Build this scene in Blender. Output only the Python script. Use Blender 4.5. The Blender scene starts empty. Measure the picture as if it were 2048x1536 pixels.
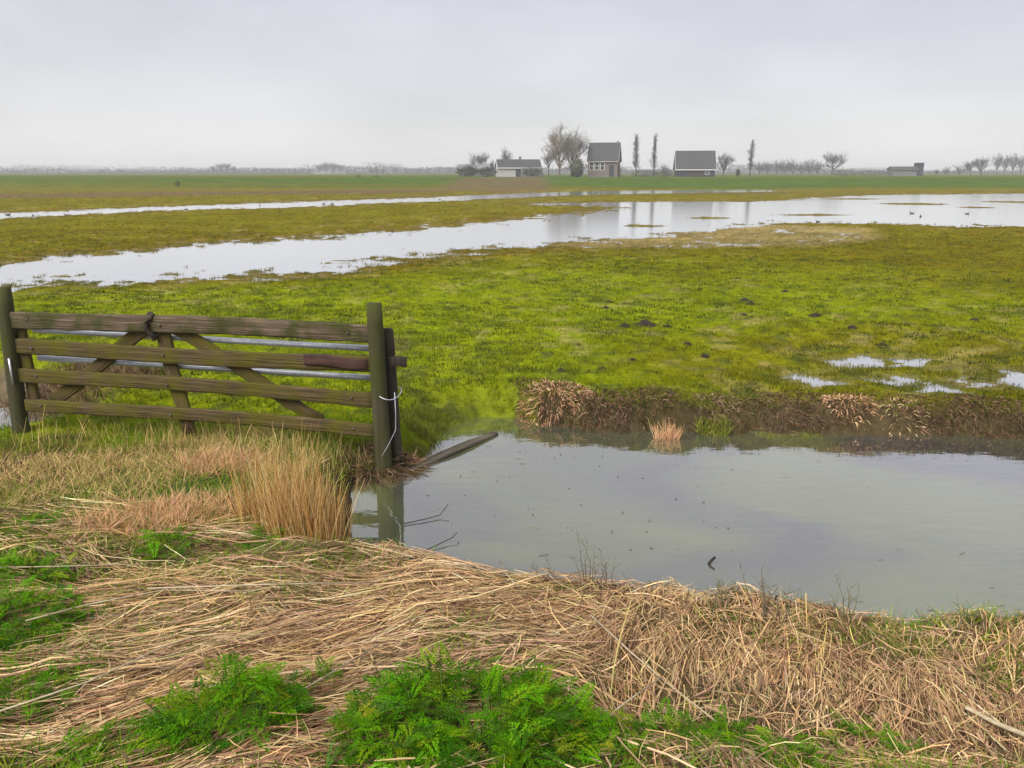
import bpy, math, random
import numpy as np
from mathutils import Vector, Matrix

# ------------------------------------------------------------------ camera, sky, sun, exposure
scene = bpy.context.scene
C = scene.collection
CAM_H = 2.45
PITCH = math.radians(15.27)
FPX = 1550.0                       # focal length in photograph pixels (2048 wide)

cam_d = bpy.data.cameras.new('camera')
cam_d.sensor_width = 36.0
cam_d.lens = 36.0 * FPX / 2048.0
cam_d.clip_start = 0.05
cam_d.clip_end = 20000.0
cam = bpy.data.objects.new('camera', cam_d)
cam.location = (0, 0, CAM_H)
cam.rotation_euler = (math.pi / 2 - PITCH, 0, 0)
C.objects.link(cam)
scene.camera = cam

SUN_EL, SUN_ROT = math.radians(48), math.radians(215)
world = bpy.data.worlds.new('World')
scene.world = world
world.use_nodes = True
wn, wl = world.node_tree.nodes, world.node_tree.links
wn.clear()
w_out = wn.new('ShaderNodeOutputWorld')
w_bg = wn.new('ShaderNodeBackground')
w_bg.inputs['Strength'].default_value = 0.1
w_sky = wn.new('ShaderNodeTexSky')
w_sky.sky_type = 'NISHITA'
w_sky.sun_disc = False
w_sky.sun_elevation = SUN_EL
w_sky.sun_rotation = SUN_ROT
w_tc = wn.new('ShaderNodeTexCoord')
w_sep = wn.new('ShaderNodeSeparateXYZ')
w_ramp = wn.new('ShaderNodeValToRGB')          # overcast deck: pale at the horizon, greyer above
cr = w_ramp.color_ramp
cr.elements[0].position = 0.0; cr.elements[0].color = (2.15, 2.12, 2.15, 1)
cr.elements[1].position = 1.0; cr.elements[1].color = (1.8, 1.76, 1.86, 1)
e = cr.elements.new(0.06); e.color = (1.84, 1.80, 1.85, 1)
e = cr.elements.new(0.20); e.color = (1.76, 1.67, 1.76, 1)
e = cr.elements.new(0.45); e.color = (1.5, 1.43, 1.55, 1)
w_map = wn.new('ShaderNodeMapping')
w_map.inputs['Scale'].default_value = (2.2, 2.2, 7.0)
w_noise = wn.new('ShaderNodeTexNoise')         # soft unevenness of the cloud deck
w_noise.inputs['Scale'].default_value = 1.3
w_noise.inputs['Detail'].default_value = 4.0
w_mr = wn.new('ShaderNodeMapRange')
w_mr.inputs['From Min'].default_value = 0.3; w_mr.inputs['From Max'].default_value = 0.7
w_mr.inputs['To Min'].default_value = 0.84; w_mr.inputs['To Max'].default_value = 1.07
w_mul = wn.new('ShaderNodeVectorMath'); w_mul.operation = 'SCALE'
w_mix = wn.new('ShaderNodeMix'); w_mix.data_type = 'RGBA'
w_mix.inputs['Factor'].default_value = 0.92
wl.new(w_tc.outputs['Generated'], w_sep.inputs[0])
wl.new(w_sep.outputs['Z'], w_ramp.inputs[0])
wl.new(w_tc.outputs['Generated'], w_map.inputs[0])
wl.new(w_map.outputs[0], w_noise.inputs['Vector'])
wl.new(w_noise.outputs[0], w_mr.inputs[0])
wl.new(w_ramp.outputs[0], w_mul.inputs[0])
wl.new(w_mr.outputs[0], w_mul.inputs['Scale'])
wl.new(w_sky.outputs[0], w_mix.inputs['A'])
wl.new(w_mul.outputs[0], w_mix.inputs['B'])
wl.new(w_mix.outputs['Result'], w_bg.inputs['Color'])
wl.new(w_bg.outputs[0], w_out.inputs[0])

sun_d = bpy.data.lights.new('sun', 'SUN')
sun_d.energy = 1.5
sun_d.angle = math.radians(40)
sun_d.color = (1.0, 0.97, 0.92)
sun = bpy.data.objects.new('sun', sun_d)
sun.rotation_euler = (math.pi / 2 - SUN_EL, 0, -SUN_ROT + math.pi)
sun.location = (-20, -20, 30)
C.objects.link(sun)

scene.view_settings.view_transform = 'Standard'
scene.view_settings.look = 'None'
scene.view_settings.gamma = 1.0
scene.view_settings.use_curve_mapping = False
scene.view_settings.exposure = 1.92

# ------------------------------------------------------------------ helpers
rng = np.random.default_rng(7)
random.seed(7)
SP, CP = math.sin(PITCH), math.cos(PITCH)


def at(u, v, Y):
    """point seen at photograph pixel (u, v) at ground distance Y"""
    k = (768 - v) / FPX
    q = Y * (k * CP - SP) / (CP + k * SP)
    zc = Y * CP - q * SP
    return Vector(((u - 1024) / FPX * zc, Y, CAM_H + q))


def P(u, v, z=0.0):
    """point of the level z seen at photograph pixel (u, v)"""
    k = (768 - v) / FPX
    q = z - CAM_H
    Y = q * (CP + k * SP) / (k * CP - SP)
    return at(u, v, Y)


def poly(px, z):
    return np.array([[P(u, v, z).x, P(u, v, z).y] for u, v in px])


def sdf(x, y, pg):
    """signed distance to a polygon, positive outside"""
    best = np.full(x.shape, 1e18)
    inside = np.zeros(x.shape, bool)
    n = len(pg)
    for i in range(n):
        ax, ay = pg[i]; bx, by = pg[(i + 1) % n]
        ex, ey = bx - ax, by - ay
        wx, wy = x - ax, y - ay
        t = np.clip((wx * ex + wy * ey) / (ex * ex + ey * ey + 1e-12), 0, 1)
        d = (wx - t * ex) ** 2 + (wy - t * ey) ** 2
        best = np.minimum(best, d)
        if abs(ey) > 1e-12:
            c = ((ay > y) != (by > y)) & (x < ex * (y - ay) / ey + ax)
            inside ^= c
    d = np.sqrt(best)
    return np.where(inside, -d, d)


def _h(ix, iy, s):
    n = (ix.astype(np.int64) * 374761393 + iy.astype(np.int64) * 668265263 + s * 1442695041) & 0xffffffff
    n = ((n ^ (n >> 13)) * 1274126177) & 0xffffffff
    n = n ^ (n >> 16)
    return (n & 0xffff) / 65535.0


def vn(x, y, s=0):
    ix, iy = np.floor(x), np.floor(y)
    fx, fy = x - ix, y - iy
    fx = fx * fx * (3 - 2 * fx); fy = fy * fy * (3 - 2 * fy)
    a = _h(ix, iy, s); b = _h(ix + 1, iy, s); c = _h(ix, iy + 1, s); d = _h(ix + 1, iy + 1, s)
    return (a + (b - a) * fx) * (1 - fy) + (c + (d - c) * fx) * fy


def fbm(x, y, s=0, o=3):
    t = 0; a = 0.5; n = 0
    for i in range(o):
        t = t + a * vn(x * 2 ** i + 17.3 * i, y * 2 ** i - 9.1 * i, s + i); n += a; a *= 0.55
    return t / n


def sstep(a, b, x):
    t = np.clip((x - a) / (b - a), 0, 1)
    return t * t * (3 - 2 * t)


def lerp(a, b, t):
    t = np.asarray(t)[..., None]
    return np.asarray(a) * (1 - t) + np.asarray(b) * t


def obj_from(name, V, T, mat, col=None, parent=None, smooth=False):
    V = np.asarray(V, np.float32); T = np.asarray(T, np.int32)
    me = bpy.data.meshes.new(name)
    me.vertices.add(len(V)); me.vertices.foreach_set('co', V.ravel())
    me.loops.add(T.size); me.loops.foreach_set('vertex_index', T.ravel())
    me.polygons.add(len(T))
    me.polygons.foreach_set('loop_start', np.arange(0, T.size, T.shape[1], dtype=np.int32))
    if smooth:
        me.polygons.foreach_set('use_smooth', np.ones(len(T), bool))
    me.update(calc_edges=True)
    if col is not None:
        a = me.attributes.new('col', 'FLOAT_COLOR', 'POINT')
        rgba = np.ones((len(V), 4), np.float32); rgba[:, :3] = col
        a.data.foreach_set('color', rgba.ravel())
    me.materials.append(mat)
    o = bpy.data.objects.new(name, me)
    C.objects.link(o)
    o.parent = parent
    return o


def empty(name, loc, rz=0.0):
    o = bpy.data.objects.new(name, None)
    o.empty_display_size = 0.2
    o.location = loc; o.rotation_euler = (0, 0, rz)
    C.objects.link(o)
    return o


def tag(o, label=None, cat=None, group=None, kind=None):
    if label: o['label'] = label
    if cat: o['category'] = cat
    if group: o['group'] = group
    if kind: o['kind'] = kind
    return o


def copy_tree(o, parent=None):
    c = o.copy(); C.objects.link(c); c.parent = parent
    for ch in [k for k in o.children]:
        copy_tree(ch, c)
    return c


def tris(B, D, L, W, side=None):
    """one-triangle blades: base B, unit direction D, length L, width W"""
    n = len(B)
    a = rng.uniform(0, 2 * np.pi, n)
    S = np.stack([np.cos(a), np.sin(a), np.zeros(n)], 1) if side is None else side
    S = S * (W / 2)[:, None]
    V = np.empty((n, 3, 3)); V[:, 0] = B - S; V[:, 1] = B + S; V[:, 2] = B + D * L[:, None]
    return V.reshape(-1, 3), np.arange(3 * n).reshape(-1, 3)


def ribbons(Ce, W, tilt=0.6):
    """flat stems through the points Ce (N,K,3) with half widths W (N,K)"""
    n, k, _ = Ce.shape
    Tn = np.gradient(Ce, axis=1)
    Tn /= np.linalg.norm(Tn, axis=2, keepdims=True) + 1e-9
    up = np.zeros((n, 1, 3)); up[:, 0, 2] = 1
    up[:, 0, :] += rng.normal(0, tilt, (n, 3))
    S = np.cross(Tn, np.broadcast_to(up, Tn.shape))
    S /= np.linalg.norm(S, axis=2, keepdims=True) + 1e-9
    S *= W[:, :, None]
    V = np.stack([Ce - S, Ce + S], 2).reshape(-1, 3)
    base = (np.arange(n) * 2 * k)[:, None] + (np.arange(k - 1) * 2)[None, :]
    base = base.ravel()
    T = np.concatenate([np.stack([base, base + 1, base + 3], 1), np.stack([base, base + 3, base + 2], 1)])
    return V, T


def stems(B, D, L, W, bend, k=4, droop=0.0, tip=0.25):
    """rising, bending blades"""
    n = len(B)
    t = np.linspace(0, 1, k)[None, :, None]
    a = rng.uniform(0, 2 * np.pi, n)
    H_ = np.stack([np.cos(a), np.sin(a), np.zeros(n)], 1)[:, None, :]
    Ce = B[:, None, :] + D[:, None, :] * L[:, None, None] * t + H_ * (bend * L)[:, None, None] * t ** 2
    Ce[:, :, 2] -= (droop * L)[:, None] * t[:, :, 0] ** 2 if np.ndim(droop) else droop * L[:, None] * t[:, :, 0] ** 2
    Wd = (W / 2)[:, None] * (1 - (1 - tip) * np.linspace(0, 1, k)[None, :])
    return ribbons(Ce, Wd, 0.9)


def join(*parts):
    Vs, Ts, Cs, o = [], [], [], 0
    for p in parts:
        V, T = p[0], p[1]
        Vs.append(V); Ts.append(T + o); o += len(V)
        if len(p) > 2: Cs.append(np.broadcast_to(p[2], (len(V), 3)))
    return np.concatenate(Vs), np.concatenate(Ts), (np.concatenate(Cs) if Cs else None)


def pick(palette, w, n, jit=0.12):
    pal = np.array(palette); w = np.array(w, float); w /= w.sum()
    c = pal[rng.choice(len(pal), n, p=w)]
    return np.clip(c * rng.normal(1, jit, (n, 1)) * rng.normal(1, jit * 0.35, (n, 3)), 0.003, 0.9)


def tube(pts, rads, sides=6, cap=True):
    V, T = [], []
    pts = [Vector(p) for p in pts]
    n = len(pts)
    for i, p in enumerate(pts):
        d = (pts[min(i + 1, n - 1)] - pts[max(i - 1, 0)])
        d = d.normalized() if d.length > 1e-9 else Vector((0, 0, 1))
        a = Vector((0, 0, 1)) if abs(d.z) < 0.9 else Vector((1, 0, 0))
        s = d.cross(a).normalized(); u = s.cross(d)
        for j in range(sides):
            g = 2 * math.pi * j / sides
            V.append(p + (s * math.cos(g) + u * math.sin(g)) * rads[i])
    for i in range(n - 1):
        for j in range(sides):
            a, b = i * sides + j, i * sides + (j + 1) % sides
            T.append((a, b, b + sides)); T.append((a, b + sides, a + sides))
    if cap:
        V.append(pts[0]); V.append(pts[-1]); c0, c1 = len(V) - 2, len(V) - 1
        for j in range(sides):
            T.append((c0, (j + 1) % sides, j))
            T.append((c1, (n - 1) * sides + j, (n - 1) * sides + (j + 1) % sides))
    return np.array([tuple(v) for v in V]), np.array(T)


# ------------------------------------------------------------------ materials
def mat_new(name):
    m = bpy.data.materials.new(name); m.use_nodes = True
    m.node_tree.nodes.clear()
    return m, m.node_tree.nodes, m.node_tree.links


def mat_plant(name, transl=0.3, rough=0.8, spec=0.0):
    """per-blade colour from the mesh, a little light passing through"""
    m, n, l = mat_new(name)
    out = n.new('ShaderNodeOutputMaterial'); at_ = n.new('ShaderNodeAttribute'); at_.attribute_name = 'col'
    p = n.new('ShaderNodeBsdfPrincipled'); p.inputs['Roughness'].default_value = rough
    p.inputs['Specular IOR Level'].default_value = spec
    tr = n.new('ShaderNodeBsdfTranslucent'); mx = n.new('ShaderNodeMixShader'); mx.inputs[0].default_value = transl
    l.new(at_.outputs['Color'], p.inputs['Base Color']); l.new(at_.outputs['Color'], tr.inputs['Color'])
    l.new(p.outputs[0], mx.inputs[1]); l.new(tr.outputs[0], mx.inputs[2]); l.new(mx.outputs[0], out.inputs[0])
    return m


def mat_ground(name):
    m, n, l = mat_new(name)
    out = n.new('ShaderNodeOutputMaterial'); a = n.new('ShaderNodeAttribute'); a.attribute_name = 'col'
    p = n.new('ShaderNodeBsdfPrincipled'); p.inputs['Roughness'].default_value = 0.9
    p.inputs['Specular IOR Level'].default_value = 0.0
    tc = n.new('ShaderNodeTexCoord')
    n1 = n.new('ShaderNodeTexNoise'); n1.inputs['Scale'].default_value = 9.0; n1.inputs['Detail'].default_value = 8
    n1.inputs['Roughness'].default_value = 0.7
    n2 = n.new('ShaderNodeTexNoise'); n2.inputs['Scale'].default_value = 0.45; n2.inputs['Detail'].default_value = 6
    r1 = n.new('ShaderNodeMapRange'); r1.inputs['From Min'].default_value = 0.3; r1.inputs['From Max'].default_value = 0.7
    r1.inputs['To Min'].default_value = 0.55; r1.inputs['To Max'].default_value = 1.35
    r2 = n.new('ShaderNodeMapRange'); r2.inputs['From Min'].default_value = 0.3; r2.inputs['From Max'].default_value = 0.7
    r2.inputs['To Min'].default_value = 0.8; r2.inputs['To Max'].default_value = 1.2
    mm = n.new('ShaderNodeMath'); mm.operation = 'MULTIPLY'
    sc = n.new('ShaderNodeVectorMath'); sc.operation = 'SCALE'
    b = n.new('ShaderNodeBump'); b.inputs['Strength'].default_value = 0.9; b.inputs['Distance'].default_value = 0.04
    l.new(tc.outputs['Object'], n1.inputs['Vector']); l.new(tc.outputs['Object'], n2.inputs['Vector'])
    l.new(n1.outputs[0], r1.inputs[0]); l.new(n2.outputs[0], r2.inputs[0])
    l.new(r1.outputs[0], mm.inputs[0]); l.new(r2.outputs[0], mm.inputs[1])
    l.new(a.outputs['Color'], sc.inputs[0]); l.new(mm.outputs[0], sc.inputs['Scale'])
    l.new(sc.outputs[0], p.inputs['Base Color'])
    l.new(n1.outputs[0], b.inputs['Height']); l.new(b.outputs[0], p.inputs['Normal'])
    l.new(p.outputs[0], out.inputs[0])
    return m


def mat_water(name, body_a, body_b, ior, rough, bump, bscale, bdist=0.02, mirror=0.95, flat=0.55):
    m, n, l = mat_new(name)
    out = n.new('ShaderNodeOutputMaterial')
    p = n.new('ShaderNodeBsdfPrincipled')
    p.inputs['Roughness'].default_value = rough; p.inputs['IOR'].default_value = ior
    tc = n.new('ShaderNodeTexCoord')
    nz = n.new('ShaderNodeTexNoise'); nz.inputs['Scale'].default_value = flat; nz.inputs['Detail'].default_value = 5
    nz.inputs['Distortion'].default_value = 0.8
    rp = n.new('ShaderNodeValToRGB'); rp.color_ramp.elements[0].position = 0.36; rp.color_ramp.elements[1].position = 0.58
    rp.color_ramp.elements[0].color = (*body_a, 1); rp.color_ramp.elements[1].color = (*body_b, 1)
    mp = n.new('ShaderNodeMapping'); mp.inputs['Scale'].default_value = (1.0, 2.6, 1.0)
    nb = n.new('ShaderNodeTexNoise'); nb.inputs['Scale'].default_value = bscale; nb.inputs['Detail'].default_value = 3
    bp = n.new('ShaderNodeBump'); bp.inputs['Strength'].default_value = bump; bp.inputs['Distance'].default_value = bdist
    l.new(tc.outputs['Object'], nz.inputs['Vector']); l.new(nz.outputs[0], rp.inputs[0])
    l.new(rp.outputs[0], p.inputs['Base Color'])
    l.new(tc.outputs['Object'], mp.inputs[0]); l.new(mp.outputs[0], nb.inputs['Vector'])
    l.new(nb.outputs[0], bp.inputs['Height']); l.new(bp.outputs[0], p.inputs['Normal'])
    gl = n.new('ShaderNodeBsdfGlossy'); gl.inputs['Roughness'].default_value = rough; gl.inputs['Color'].default_value = (0.97, 0.97, 0.97, 1)
    lw = n.new('ShaderNodeLayerWeight'); lw.inputs['Blend'].default_value = 0.5
    mf = n.new('ShaderNodeMath'); mf.operation = 'MULTIPLY'; mf.inputs[1].default_value = mirror
    ms = n.new('ShaderNodeMixShader')
    l.new(bp.outputs[0], gl.inputs['Normal']); l.new(bp.outputs[0], lw.inputs['Normal'])
    l.new(lw.outputs['Facing'], mf.inputs[0]); l.new(mf.outputs[0], ms.inputs[0])
    l.new(p.outputs[0], ms.inputs[1]); l.new(gl.outputs[0], ms.inputs[2]); l.new(ms.outputs[0], out.inputs[0])
    return m


def mat_noise(name, stops, scale=(4, 4, 4), detail=6, rough=0.8, bump=0.3, dist=0.01, metallic=0.0, second=None):
    """two-noise surface: grain along the axis with the smallest scale, and optional patches of a second colour"""
    m, n, l = mat_new(name)
    out = n.new('ShaderNodeOutputMaterial'); p = n.new('ShaderNodeBsdfPrincipled')
    p.inputs['Roughness'].default_value = rough; p.inputs['Metallic'].default_value = metallic
    p.inputs['Specular IOR Level'].default_value = 0.3
    tc = n.new('ShaderNodeTexCoord'); mp = n.new('ShaderNodeMapping'); mp.inputs['Scale'].default_value = scale
    nz = n.new('ShaderNodeTexNoise'); nz.inputs['Scale'].default_value = 1.0; nz.inputs['Detail'].default_value = detail
    nz.inputs['Roughness'].default_value = 0.65
    rp = n.new('ShaderNodeValToRGB')
    els = rp.color_ramp.elements
    for i, (pos, c) in enumerate(stops):
        e_ = els[i] if i < 2 else els.new(pos)
        e_.position = pos; e_.color = (*c, 1)
    l.new(tc.outputs['Object'], mp.inputs[0]); l.new(mp.outputs[0], nz.inputs['Vector']); l.new(nz.outputs[0], rp.inputs[0])
    colout = rp.outputs[0]
    if second:
        c2, sc2, lo, hi = second
        n2 = n.new('ShaderNodeTexNoise'); n2.inputs['Scale'].default_value = sc2; n2.inputs['Detail'].default_value = 5
        l.new(tc.outputs['Object'], n2.inputs['Vector'])
        mr = n.new('ShaderNodeMapRange'); mr.inputs['From Min'].default_value = lo; mr.inputs['From Max'].default_value = hi
        l.new(n2.outputs[0], mr.inputs[0])
        mx = n.new('ShaderNodeMix'); mx.data_type = 'RGBA'
        l.new(mr.outputs[0], mx.inputs['Factor']); l.new(rp.outputs[0], mx.inputs['A']); mx.inputs['B'].default_value = (*c2, 1)
        colout = mx.outputs['Result']
    l.new(colout, p.inputs['Base Color'])
    b = n.new('ShaderNodeBump'); b.inputs['Strength'].default_value = bump; b.inputs['Distance'].default_value = dist
    l.new(nz.outputs[0], b.inputs['Height']); l.new(b.outputs[0], p.inputs['Normal']); l.new(p.outputs[0], out.inputs[0])
    return m


M = {}
M['ground'] = mat_ground('ground_cover')
M['plant'] = mat_plant('green_blades', 0.3)
M['straw'] = mat_plant('dry_straw', 0.2, 0.8, 0.0)
M['ditch'] = mat_water('ditch_water', (0.05, 0.05, 0.05), (0.105, 0.12, 0.04), 1.33, 0.03, 0.10, 4.0, 0.02, 0.66)
M['flood'] = mat_water('flood_water', (0.13, 0.13, 0.115), (0.17, 0.165, 0.14), 1.33, 0.10, 0.12, 2.4, 0.02, 1.0)
WOOD = [(0.3, (0.04, 0.027, 0.016)), (0.7, (0.2, 0.15, 0.10)), (0.5, (0.11, 0.078, 0.048))]
GREEN = (0.05, 0.05, 0.012)
M['board'] = mat_noise('weathered_board', WOOD, (2.6, 50, 60), 12, 0.9, 1.0, 0.02, 0, (GREEN, 4.5, 0.44, 0.60))
M['mossy_board'] = mat_noise('mossy_board', [(0.3, (0.026, 0.018, 0.008)), (0.7, (0.155, 0.108, 0.048)), (0.5, (0.08, 0.055, 0.023))], (2.6, 50, 60), 12, 0.9, 1.0, 0.02, 0, ((0.085, 0.072, 0.006), 4.0, 0.40, 0.60))
M['post'] = mat_noise('mossy_post', [(0.25, (0.015, 0.013, 0.007)), (0.75, (0.08, 0.068, 0.034))], (26, 26, 1.6), 8, 0.9, 0.6, 0.012, 0, ((0.042, 0.046, 0.008), 2.4, 0.36, 0.6))
M['dark_wood'] = mat_noise('wet_dark_wood', [(0.3, (0.016, 0.012, 0.008)), (0.7, (0.055, 0.042, 0.028))], (24, 24, 1.8), 8, 0.8, 0.6, 0.01)
M['plank'] = mat_noise('soaked_plank', [(0.3, (0.03, 0.024, 0.016)), (0.7, (0.13, 0.105, 0.075))], (1.5, 24, 24), 8, 0.8, 0.5, 0.008)
M['red_wood'] = mat_noise('red_brown_board', [(0.3, (0.028, 0.014, 0.010)), (0.7, (0.075, 0.036, 0.026))], (1.5, 28, 28), 8, 0.8, 0.5, 0.006)
M['galv'] = mat_noise('galvanised_steel', [(0.3, (0.42, 0.44, 0.48)), (0.7, (0.66, 0.68, 0.72))], (20, 20, 20), 5, 0.42, 0.1, 0.002, 0.55)
M['rust'] = mat_noise('dull_iron', [(0.3, (0.06, 0.06, 0.06)), (0.7, (0.16, 0.15, 0.14))], (40, 40, 40), 5, 0.6, 0.2, 0.002, 0.5)
M['twig'] = mat_noise('bare_bark', [(0.3, (0.035, 0.03, 0.024)), (0.7, (0.09, 0.078, 0.062))], (6, 6, 2), 4, 0.9, 0.3, 0.01)
M['twig_tan'] = mat_noise('tan_bark', [(0.3, (0.10, 0.085, 0.05)), (0.7, (0.2, 0.165, 0.10))], (6, 6, 2), 4, 0.9, 0.3, 0.01)
M['brick'] = mat_noise('brown_brick', [(0.3, (0.115, 0.09, 0.078)), (0.7, (0.19, 0.15, 0.13))], (3, 3, 9), 6, 0.9, 0.2, 0.01)
M['roof'] = mat_noise('grey_roof_tiles', [(0.3, (0.03, 0.03, 0.031)), (0.7, (0.062, 0.062, 0.064))], (2, 2, 6), 6, 0.8, 0.4, 0.02)
M['roof_pale'] = mat_noise('pale_grey_roof', [(0.3, (0.11, 0.11, 0.115)), (0.7, (0.2, 0.2, 0.205))], (1, 1, 4), 6, 0.8, 0.3, 0.02)
M['white'] = mat_noise('white_paint', [(0.3, (0.62, 0.62, 0.6)), (0.7, (0.78, 0.78, 0.76))], (2, 2, 2), 5, 0.6, 0.1, 0.004)
M['dull_white'] = mat_noise('dull_white_paint', [(0.3, (0.3, 0.29, 0.27)), (0.7, (0.42, 0.41, 0.39))], (2, 2, 2), 5, 0.7, 0.1, 0.004)
M['tar'] = mat_noise('dark_boards', [(0.3, (0.018, 0.018, 0.026)), (0.7, (0.045, 0.045, 0.06))], (1, 1, 1), 6, 0.8, 0.3, 0.01)
M['grey_wall'] = mat_noise('grey_wall', [(0.3, (0.10, 0.10, 0.10)), (0.7, (0.17, 0.17, 0.165))], (1, 1, 2), 6, 0.9, 0.2, 0.01)
M['glass'] = mat_noise('dark_window_glass', [(0.3, (0.015, 0.016, 0.018)), (0.7, (0.03, 0.03, 0.034))], (1, 1, 1), 2, 0.08, 0.0, 0.001)
M['soil'] = mat_noise('dark_loose_soil', [(0.3, (0.012, 0.009, 0.006)), (0.7, (0.05, 0.036, 0.024))], (30, 30, 30), 8, 0.95, 0.9, 0.02)
M['feather'] = mat_noise('dark_feathers', [(0.3, (0.012, 0.012, 0.013)), (0.7, (0.04, 0.038, 0.036))], (30, 30, 30), 4, 0.7, 0.1, 0.002)
M['branch'] = mat_noise('pale_dead_branch', [(0.3, (0.22, 0.17, 0.10)), (0.7, (0.5, 0.42, 0.29))], (3, 30, 30), 6, 0.85, 0.4, 0.003)

# ------------------------------------------------------------------ the lie of the land
DITCH_R = poly([(700, 1122), (696, 1050), (700, 990), (712, 952), (760, 955), (800, 945), (845, 908), (872, 872), (905, 850),
                (960, 836), (1030, 836), (1070, 846), (1150, 858), (1230, 864), (1330, 866), (1400, 868), (1500, 862),
                (1650, 862), (1800, 870), (2048, 882), (3600, 925), (3600, 1560), (2048, 1352), (1900, 1326), (1650, 1298),
                (1450, 1270), (1300, 1246), (1150, 1204), (1000, 1168), (900, 1146), (800, 1132)], 0.0)
DITCH_L = poly([(-2600, 745), (0, 778), (60, 800), (130, 826), (190, 840), (180, 858), (100, 872), (20, 888), (-60, 898),
                (-2600, 1010)], 0.0)
FLOOD = 0.20
F1 = poly([(-800, 600), (0, 528), (200, 508), (400, 488), (600, 478), (760, 466), (900, 452), (1000, 442), (1100, 432),
           (1190, 424), (1240, 416), (1180, 411), (1060, 410), (1070, 406), (1200, 405), (1330, 403), (1480, 404), (1580, 401),
           (1640, 395), (1760, 390), (2048, 387), (3000, 387), (3000, 470), (2048, 453), (1900, 452), (1720, 446),
           (1580, 445), (1480, 456), (1380, 466), (1250, 478), (1120, 488), (1000, 498), (900, 508), (800, 520), (720, 532),
           (620, 545), (520, 552), (400, 556), (250, 560), (120, 564), (0, 573), (-800, 650)], FLOOD)
F2 = poly([(-800, 452), (0, 426), (350, 413), (560, 405), (860, 395), (1000, 388), (1150, 383), (1300, 380.5), (1540, 379.5),
           (1540, 383.5), (1300, 387), (1180, 390), (1080, 393), (930, 401), (760, 406), (560, 416), (350, 420), (0, 437),
           (-800, 468)], FLOOD)
PUD = poly([(1560, 758), (1680, 742), (1800, 752), (1900, 752), (2048, 742), (2500, 738), (2500, 800), (2048, 792), (1850, 790),
            (1760, 778), (1640, 782)], FLOOD)
PUD2 = poly([(1660, 716), (1760, 712), (1800, 726), (1740, 736), (1680, 730)], FLOOD)
MUD = poly([(1130, 492), (1260, 478), (1400, 464), (1560, 452), (1720, 462), (1740, 486), (1600, 500), (1400, 502), (1250, 500)], FLOOD)
ISLETS = [(1830, 408, 55, 3.0), (2020, 404, 45, 2.5), (1630, 430, 70, 2.0), (1950, 415, 30, 2.0), (1420, 436, 40, 2.5),
          (1700, 398, 60, 1.5), (1290, 452, 40, 2.5)]


BR1 = poly([(-900, 398), (0, 387), (700, 380), (1000, 377), (1000, 381), (700, 386), (0, 396), (-900, 412)], 0.36)
BR2 = poly([(870, 374), (930, 363), (1080, 362), (1110, 373), (1000, 377)], 0.7)


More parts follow.
